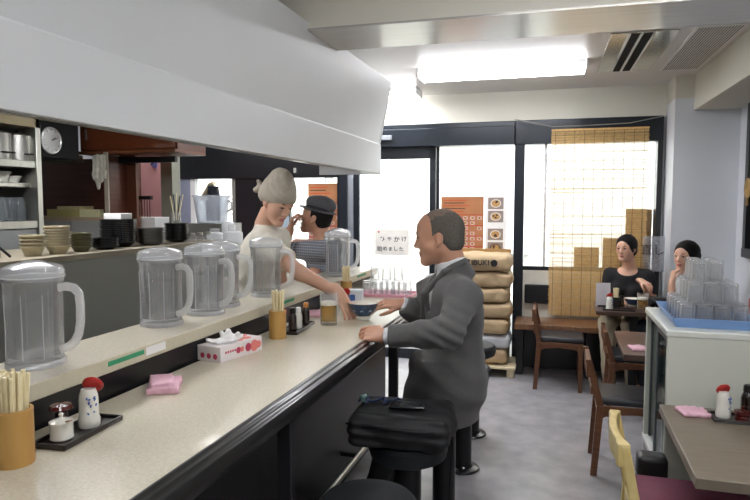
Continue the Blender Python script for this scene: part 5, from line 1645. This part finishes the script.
S.ell(H.P(-.014, 0, .034), (.1005 * s, .080 * s, .088 * s), H.M, .005); S.ell(H.P(-.05, 0, -.02), (.056 * s, .068 * s, .055 * s), H.M, .02)
S.ell(H.P(.095, 0, .0), (.085 * s, .12 * s, .13 * s), H.M, .012, '-'); S.half(H.P(0, 0, -.055), -H.u)
for q in (-1, 1): S.ell(H.P(-.002, q * .088, -.01), (.024 * s, .022 * s, .034 * s), H.M, .004, '-')
solid(S, 'hair', HAIRB, ht, base=B)
HAT = mat('hat_grey', '#57565a', .8, var=.15, scale=90, bump=.2, bscale=200)
S = SDF(.004)
S.ell(H.P(-.016, 0, .10), (.106 * s, .088 * s, .062 * s), H.M, .01); S.cyl(H.P(-.014, 0, .055), H.P(-.014, 0, .10), .092 * s, .090 * s, .02)
S.ell(H.P(-.01, 0, .178), (.08 * s, .018 * s, .026 * s), H.M, .03, '-')
S.ell(H.P(.0, 0, .056), (.134 * s, .112 * s, .0085), H.M, .01); S.ell(H.P(-.02, 0, -.05), (.095 * s, .073 * s, .108 * s), H.M, .003, '-')
hat = solid(S, 'hat', HAT, ht, base=B)
S = SDF(.004); S.cyl(H.P(-.014, 0, .064), H.P(-.014, 0, .086), .0965 * s, .095 * s, .002); S.cyl(H.P(-.014, 0, .05), H.P(-.014, 0, .1), .087 * s, .087 * s, .002, '-')
solid(S, 'hat_band', mat('hat_band', '#1d1c20', .7), hat, base=B)
# checked shirt
CHK = mat('check_shirt', '#6f7480', .8, var=.05)
nt = CHK.node_tree; bs = nt.nodes['Principled BSDF']
for l in list(bs.inputs['Base Color'].links): nt.links.remove(l)
tc = nt.nodes.new('ShaderNodeTexCoord'); sp = nt.nodes.new('ShaderNodeSeparateXYZ'); nt.links.new(tc.outputs['Object'], sp.inputs[0])
def wv(sock, f):
    m1 = nt.nodes.new('ShaderNodeMath'); m1.operation = 'MULTIPLY'; m1.inputs[1].default_value = f; nt.links.new(sock, m1.inputs[0])
    m2 = nt.nodes.new('ShaderNodeMath'); m2.operation = 'FRACT'; nt.links.new(m1.outputs[0], m2.inputs[0])
    m3 = nt.nodes.new('ShaderNodeMath'); m3.operation = 'GREATER_THAN'; m3.inputs[1].default_value = .72; nt.links.new(m2.outputs[0], m3.inputs[0]); return m3
a_, b_ = wv(sp.outputs[0], 55), wv(sp.outputs[2], 55)
mx = nt.nodes.new('ShaderNodeMath'); mx.operation = 'MAXIMUM'; nt.links.new(a_.outputs[0], mx.inputs[0]); nt.links.new(b_.outputs[0], mx.inputs[1])
mc = nt.nodes.new('ShaderNodeMix'); mc.data_type = 'RGBA'; mc.inputs[6].default_value = srgb('#5f6472'); mc.inputs[7].default_value = srgb('#a4a7ac')
nt.links.new(mx.outputs[0], mc.inputs[0]); nt.links.new(mc.outputs[2], bs.inputs['Base Color'])
S = SDF(.005)
torso(S, pel, neck - V3((0, 0, .03)), shR, shL, .016, .05)
for a, b in ((shR, elR), (shL, elL)):
    d = (b - a).normalized(); L_ = (b - a).length; S.cap(a, a + d * L_ * .3, .060, .060, .03); S.cyl(a + d * .04, a + d * L_ * .93, .060, .058, .02)
S.cap(neck + V3((0, 0, -.02)), neck + V3((.0, 0, .02)), .066, .062, .02); S.half(neck + V3((0, 0, .03)), (-.08, 0, 1), .004)
solid(S, 'shirt', CHK, ht, wrinkle(.004, 16, 3), base=B)
S = SDF(.007); legs(S, *lg, e=.013, foot=False); S.ell(pel, (.13, .17, .11), None, .03)
solid(S, 'trousers', mat('navy_cloth', '#20242e'), ht, base=B)
g = thing('drinking_glass', 'clear glass at the lips of the man in the hat', 'glass', gl - V3((.01, 0, .0)), (0, radians(-62), 0))
MB().lathe([(0, -.09), (.026, -.09), (.033, .02), (.0305, .02), (.024, -.082), (0, -.082)], n=24).build('glass_body', TUMB, g)
st = thing('bar_stool', 'dark stool under the man in the hat', 'bar stool', (pel.x, pel.y, 0))
MB().lathe([(0, pel.z - .17), (.15, pel.z - .17), (.16, pel.z - .13), (.14, pel.z - .095), (0, pel.z - .09)], n=28).build('seat', BLKC, st)
MB().lathe([(.16, 0), (.16, .015), (.04, .03), (.04, pel.z - .17), (0, pel.z - .17)], n=24).build('pedestal', BLACK, st)
# small corner table his hand rests on, with a white cup
tz = wrL.z - .03
tb = thing('corner_table', 'pale corner shelf behind the far pitchers', 'table', (wrL.x - .10, wrL.y, 0))
MB().box(-.16, .14, -.14, .2, tz - .03, tz).build('tabletop', LAM, tb, bev=.003); MB().box(-.14, .12, -.12, .16, 0, tz - .03).build('leg_panel', PANEL, tb)
cpp = at(312, 271, y=3.80)
# ------------------------------------------------------------------ the two women
BL_T = mat('black_tshirt', '#17171b', .85, var=.1, bump=.1)
bz = .485
hc = at(626, 249, y=5.66); B = V3((hc.x, 5.70, 0))
wa = thing('person', 'woman in a black T-shirt sitting behind the table with hair tied back', 'person', B)
H = Head(hc, (-.50, -.86, .0), (0, 0, 1), .93, .86)
neck = hc + V3((.03, .03, -.165)); pel = V3((hc.x + .03, 5.76, bz + .10))
rt_ = V3((-.93, -.36, 0)).normalized()   # her right: chest turned a little
fw_ = V3((-.25, -.97, 0)).normalized(); rt_ = fw_.cross(V3((0, 0, 1))).normalized()
shR = neck + rt_ * .145 + V3((0, 0, -.065)); shL = neck - rt_ * .145 + V3((0, 0, -.065))
elR = shR + rt_ * .05 + fw_ * .04 + V3((0, 0, -.25)); wrR = V3((elR.x + .10, 5.42, TZ + .035))
elL = shL - rt_ * .07 + fw_ * .06 + V3((0, 0, -.215)); wrL = at(641, 281, y=5.46)
lg = ([pel - rt_ * .08, pel + rt_ * .08], [pel - rt_ * .09 + fw_ * .38 + V3((0, 0, -.03)), pel + rt_ * .09 + fw_ * .38 + V3((0, 0, -.03))],
      [V3((pel.x + .02, 5.36, .09)), V3((pel.x - .16, 5.36, .09))], [V3((pel.x + .02, 5.25, .035)), V3((pel.x - .18, 5.25, .035))])
S = SDF(.0045)
torso(S, pel, neck, shR, shL, w_=.76, bust=.0)
H.prims(S, neck, .044, female=True)
arm(S, shR, elR, wrR, (.040, .034, .022)); arm(S, shL, elL, wrL, (.040, .034, .022))
hand(S, wrR, (.7, -.7, -.1), (0, 0, 1), 1, (.5, .5, .5, .5), s=.88)
hand(S, wrL, (.55, -.6, -.2), (.2, -.3, .9), -1, (.5, .6, .6, .7), s=.88)
legs(S, *lg)
solid(S, 'body', [SKIN2, LIPSF], wa, base=B, pick=lambda C: H.lip_pick(C).astype(int)); H.features(wa, B)
s = H.s


def fhair(H, par, B, tail):
    s = H.s; S = SDF(.0045)
    S.ell(H.P(-.014, 0, .039), (.110 * s, .090 * s, .098 * s), H.M, .005); S.ell(H.P(-.05, 0, -.02), (.064 * s, .078 * s, .06 * s), H.M, .02)
    S.ell(H.P(.10, .0, -.038), (.092 * s, .070 * s, .108 * s), H.M, .018, '-'); S.half(H.P(0, 0, -.065), -H.u)
    for q in (-1, 1): S.ell(H.P(.004, q * .090, -.012), (.02 * s, .018 * s, .026 * s), H.M, .004, '-')
    for a, b, ra, rb in tail: S.cap(H.P(*a), H.P(*b), ra * s, rb * s, .02)
    n_ = np.array(H.u)
    solid(S, 'hair', HAIRB, par, lambda P: fbm(P, 120, 4) * .0012, base=B)


fhair(H, wa, B, [((-.10, 0, -.03), (-.12, 0, -.05), .030, .028), ((-.12, 0, -.05), (-.09, 0, -.09), .028, .018)])
S = SDF(.005)
torso(S, pel, neck - V3((0, 0, .045)), shR, shL, .010, .05, w_=.78, bust=.010)
for a, b in ((shR, elR), (shL, elL)):
    d = (b - a).normalized(); L_ = (b - a).length; S.cap(a, a + d * L_ * .3, .052, .050, .03); S.cyl(a + d * .04, a + d * L_ * .72, .052, .050, .02)
S.ell(neck + fw_ * .055 + V3((0, 0, -.0)), (.085, .085, .062), None, .01, '-')
solid(S, 'tshirt', BL_T, wa, wrinkle(.004, 16, 2), base=B)
S = SDF(.007); legs(S, *lg, e=.015, foot=False); S.ell(pel, (.13, .16, .10), None, .03)
solid(S, 'trousers', mat('beige_trousers', '#b8ab93', .85, var=.04), wa, wrinkle(.004, 20), base=B)
for a, t in zip(lg[2], lg[3]):
    S = SDF(.006); S.cap(a + V3((0, .0, -.03)), t, .042, .034, .02); S.half((0, 0, .003), (0, 0, -1)); solid(S, 'shoe', SHOE, wa, base=B)

hc = at(686, 257, y=5.18); B = V3((hc.x + .03, 5.16, 0))
wb = thing('person', 'smiling woman in white with a ponytail and chin on her hand', 'person', B)
H = Head(hc, (-.66, -.75, .02), (.05, 0, 1), .95, .88)
fw_ = V3((-.93, -.2, 0)).normalized(); rt_ = fw_.cross(V3((0, 0, 1))).normalized()
neck = hc + V3((.055, .02, -.165)); pel = V3((hc.x + .10, 5.22, .56))
shR = neck + rt_ * .15 + V3((0, 0, -.065)); shL = neck - rt_ * .15 + V3((0, 0, -.065))
elL = at(664, 297, y=4.98) ; wrL = at(668, 272, y=4.98)
elL.z = max(elL.z, .765)
ch_ = H.P(.075, 0, -.115)
wrL = V3((ch_.x - .055, ch_.y - .05, ch_.z - .07)); elL = V3((wrL.x + .0, wrL.y - .04, .77))
elR = shR + V3((0.02, .05, -.24)); wrR = elR + V3((-.20, -.05, -.03))
lg = ([pel - rt_ * .08, pel + rt_ * .08], [pel - rt_ * .09 + fw_ * .36, pel + rt_ * .09 + fw_ * .36], [pel - rt_ * .09 + fw_ * .34 + V3((0, 0, -.44)), pel + rt_ * .09 + fw_ * .34 + V3((0, 0, -.44))],
      [pel - rt_ * .09 + fw_ * .45 + V3((0, 0, -.50)), pel + rt_ * .09 + fw_ * .45 + V3((0, 0, -.50))])
S = SDF(.0045)
torso(S, pel, neck, shR, shL, w_=.84)
H.prims(S, neck, .043, female=True)
arm(S, shR, elR, wrR, (.040, .034, .022)); arm(S, shL, elL, wrL, (.040, .034, .022))
hand(S, wrR, (-1, 0, 0), (0, 0, 1), -1, (.5, .5, .5, .5), s=.88)
hand(S, wrL, (.15, .25, 1), (-1, -.3, .1), -1, (.95, 1.0, 1.0, 1.0), s=.88)
legs(S, *lg)
solid(S, 'body', [SKIN2, LIPSF], wb, base=B, pick=lambda C: H.lip_pick(C).astype(int)); H.features(wb, B)
fhair(H, wb, B, [((-.095, 0, .02), (-.14, 0, .01), .028, .034), ((-.14, 0, .01), (-.185, .02, -.07), .034, .034), ((-.185, .02, -.07), (-.20, .03, -.17), .034, .012)])
S = SDF(.005)
torso(S, pel, neck - V3((0, 0, .04)), shR, shL, .013, .05, w_=.86, bust=.012)
for a, b in ((shR, elR), (shL, elL)):
    d = (b - a).normalized(); L_ = (b - a).length; S.cap(a, a + d * L_ * .3, .050, .050, .03); S.cyl(a + d * .03, a + d * L_ * .45, .050, .048, .02)
S.ell(neck + fw_ * .055 + V3((0, 0, .0)), (.08, .08, .055), None, .01, '-')
solid(S, 'blouse', mat('blouse_white', '#e3e3e6', .8), wb, wrinkle(.004, 18, 7), base=B)
S = SDF(.007); legs(S, *lg, e=.013, foot=False); S.ell(pel, (.12, .155, .10), None, .03)
solid(S, 'trousers', mat('navy_cloth', '#20242e'), wb, base=B)
chair(V3((pel.x - .0, 5.22, 0)), pi + .1, 'wooden chair under the woman in white beside the wall column', CWOOD, SEATB, W=.38, H=.70)

# ------------------------------------------------------------------ shoulder bag on its stool, with phone and strap
BX, BY, BZ = -.575, 2.31, .618
NYL = mat('black_nylon', '#0e0f12', .6, var=.2, scale=30, bump=.15, bscale=180)
bag = thing('shoulder_bag', 'soft black shoulder bag lying on the bar stool', 'bag', (BX, BY, BZ), 0)
B = V3((BX, BY, BZ))
S = SDF(.005); c = B + V3((0.0, 0, .062))
M = Matrix.Rotation(.08, 3, 'Z')
S.box(c, (.155, .115, .022), M, .036, .01); S.ell(c + V3((0, 0, -.002)), (.215, .165, .064), M, .03)
S.box(c + V3((.0, -.12, -.012)), (.15, .010, .026), M, .02, .02)
S.half(B, (0, 0, -1), .02)


def bagd(P):
    q = P - np.array(c)
    return fbm(P, 14, 3) * .006 + fbm(P, 38, 4) * .0025 + .003 * np.sin(q[..., 2] * 160 + q[..., 0] * 10) * (q[..., 1] < -.1)


bg_ = solid(S, 'bag_body', NYL, bag, bagd, base=B)
m = MB(); m.tube([(-.19, -.135, .085), (-.1, -.165, .088), (.0, -.170, .09), (.1, -.160, .088), (.195, -.12, .085)], .004, 8); m.build('zip', mat('zip_black', '#1d1e22', .3, .4), bag)
m = MB(); m.tube([(.175, -.07, .09), (.205, -.06, .04), (.205, -.075, -.05), (.2, -.09, -.13), (.205, -.085, -.24), (.20, -.08, -.34), (.205, -.07, -.42), (.2, -.07, -.50)], .009, 8, flat=.35)
m.tube([(.175, -.07, .095), (.10, -.03, .125), (.0, -.02, .13)], .009, 8, flat=.35)
m.build('shoulder_strap', NYL, bag)
t = thing('phone', 'black phone or wallet lying on top of the shoulder bag', 'phone', (BX + .02, BY - .02, BZ + .132), radians(8))
MB().box(-.07, .07, -.035, .035, 0, .012).build('case', mat('phone_black', '#15181d', .12, coat=.8), t, bev=.005, seg=3)
m = MB(); rr = random.Random(3); pts = []
for k in range(16): pts.append((-.20 + .011 * k + .01 * sin(k), -.03 + .035 * sin(k * 1.1) + .002 * k, .006 + .004 * (k % 3)))
m.tube(pts, .0055, 8)
tag(m.build('lanyard', mat('navy_cord', '#1a2a4a', .5), None, loc=(BX + .02, BY + .02, BZ + .128)), 'coiled dark blue lanyard on the corner of the bag', 'lanyard')
MB().tube([(-.18, -.03, .012), (-.195, -.01, .014), (-.185, .012, .013)], .010, 8).build('clip', mat('teal_clip', '#5f7f7a', .3, .3), bpy.data.objects['lanyard'])
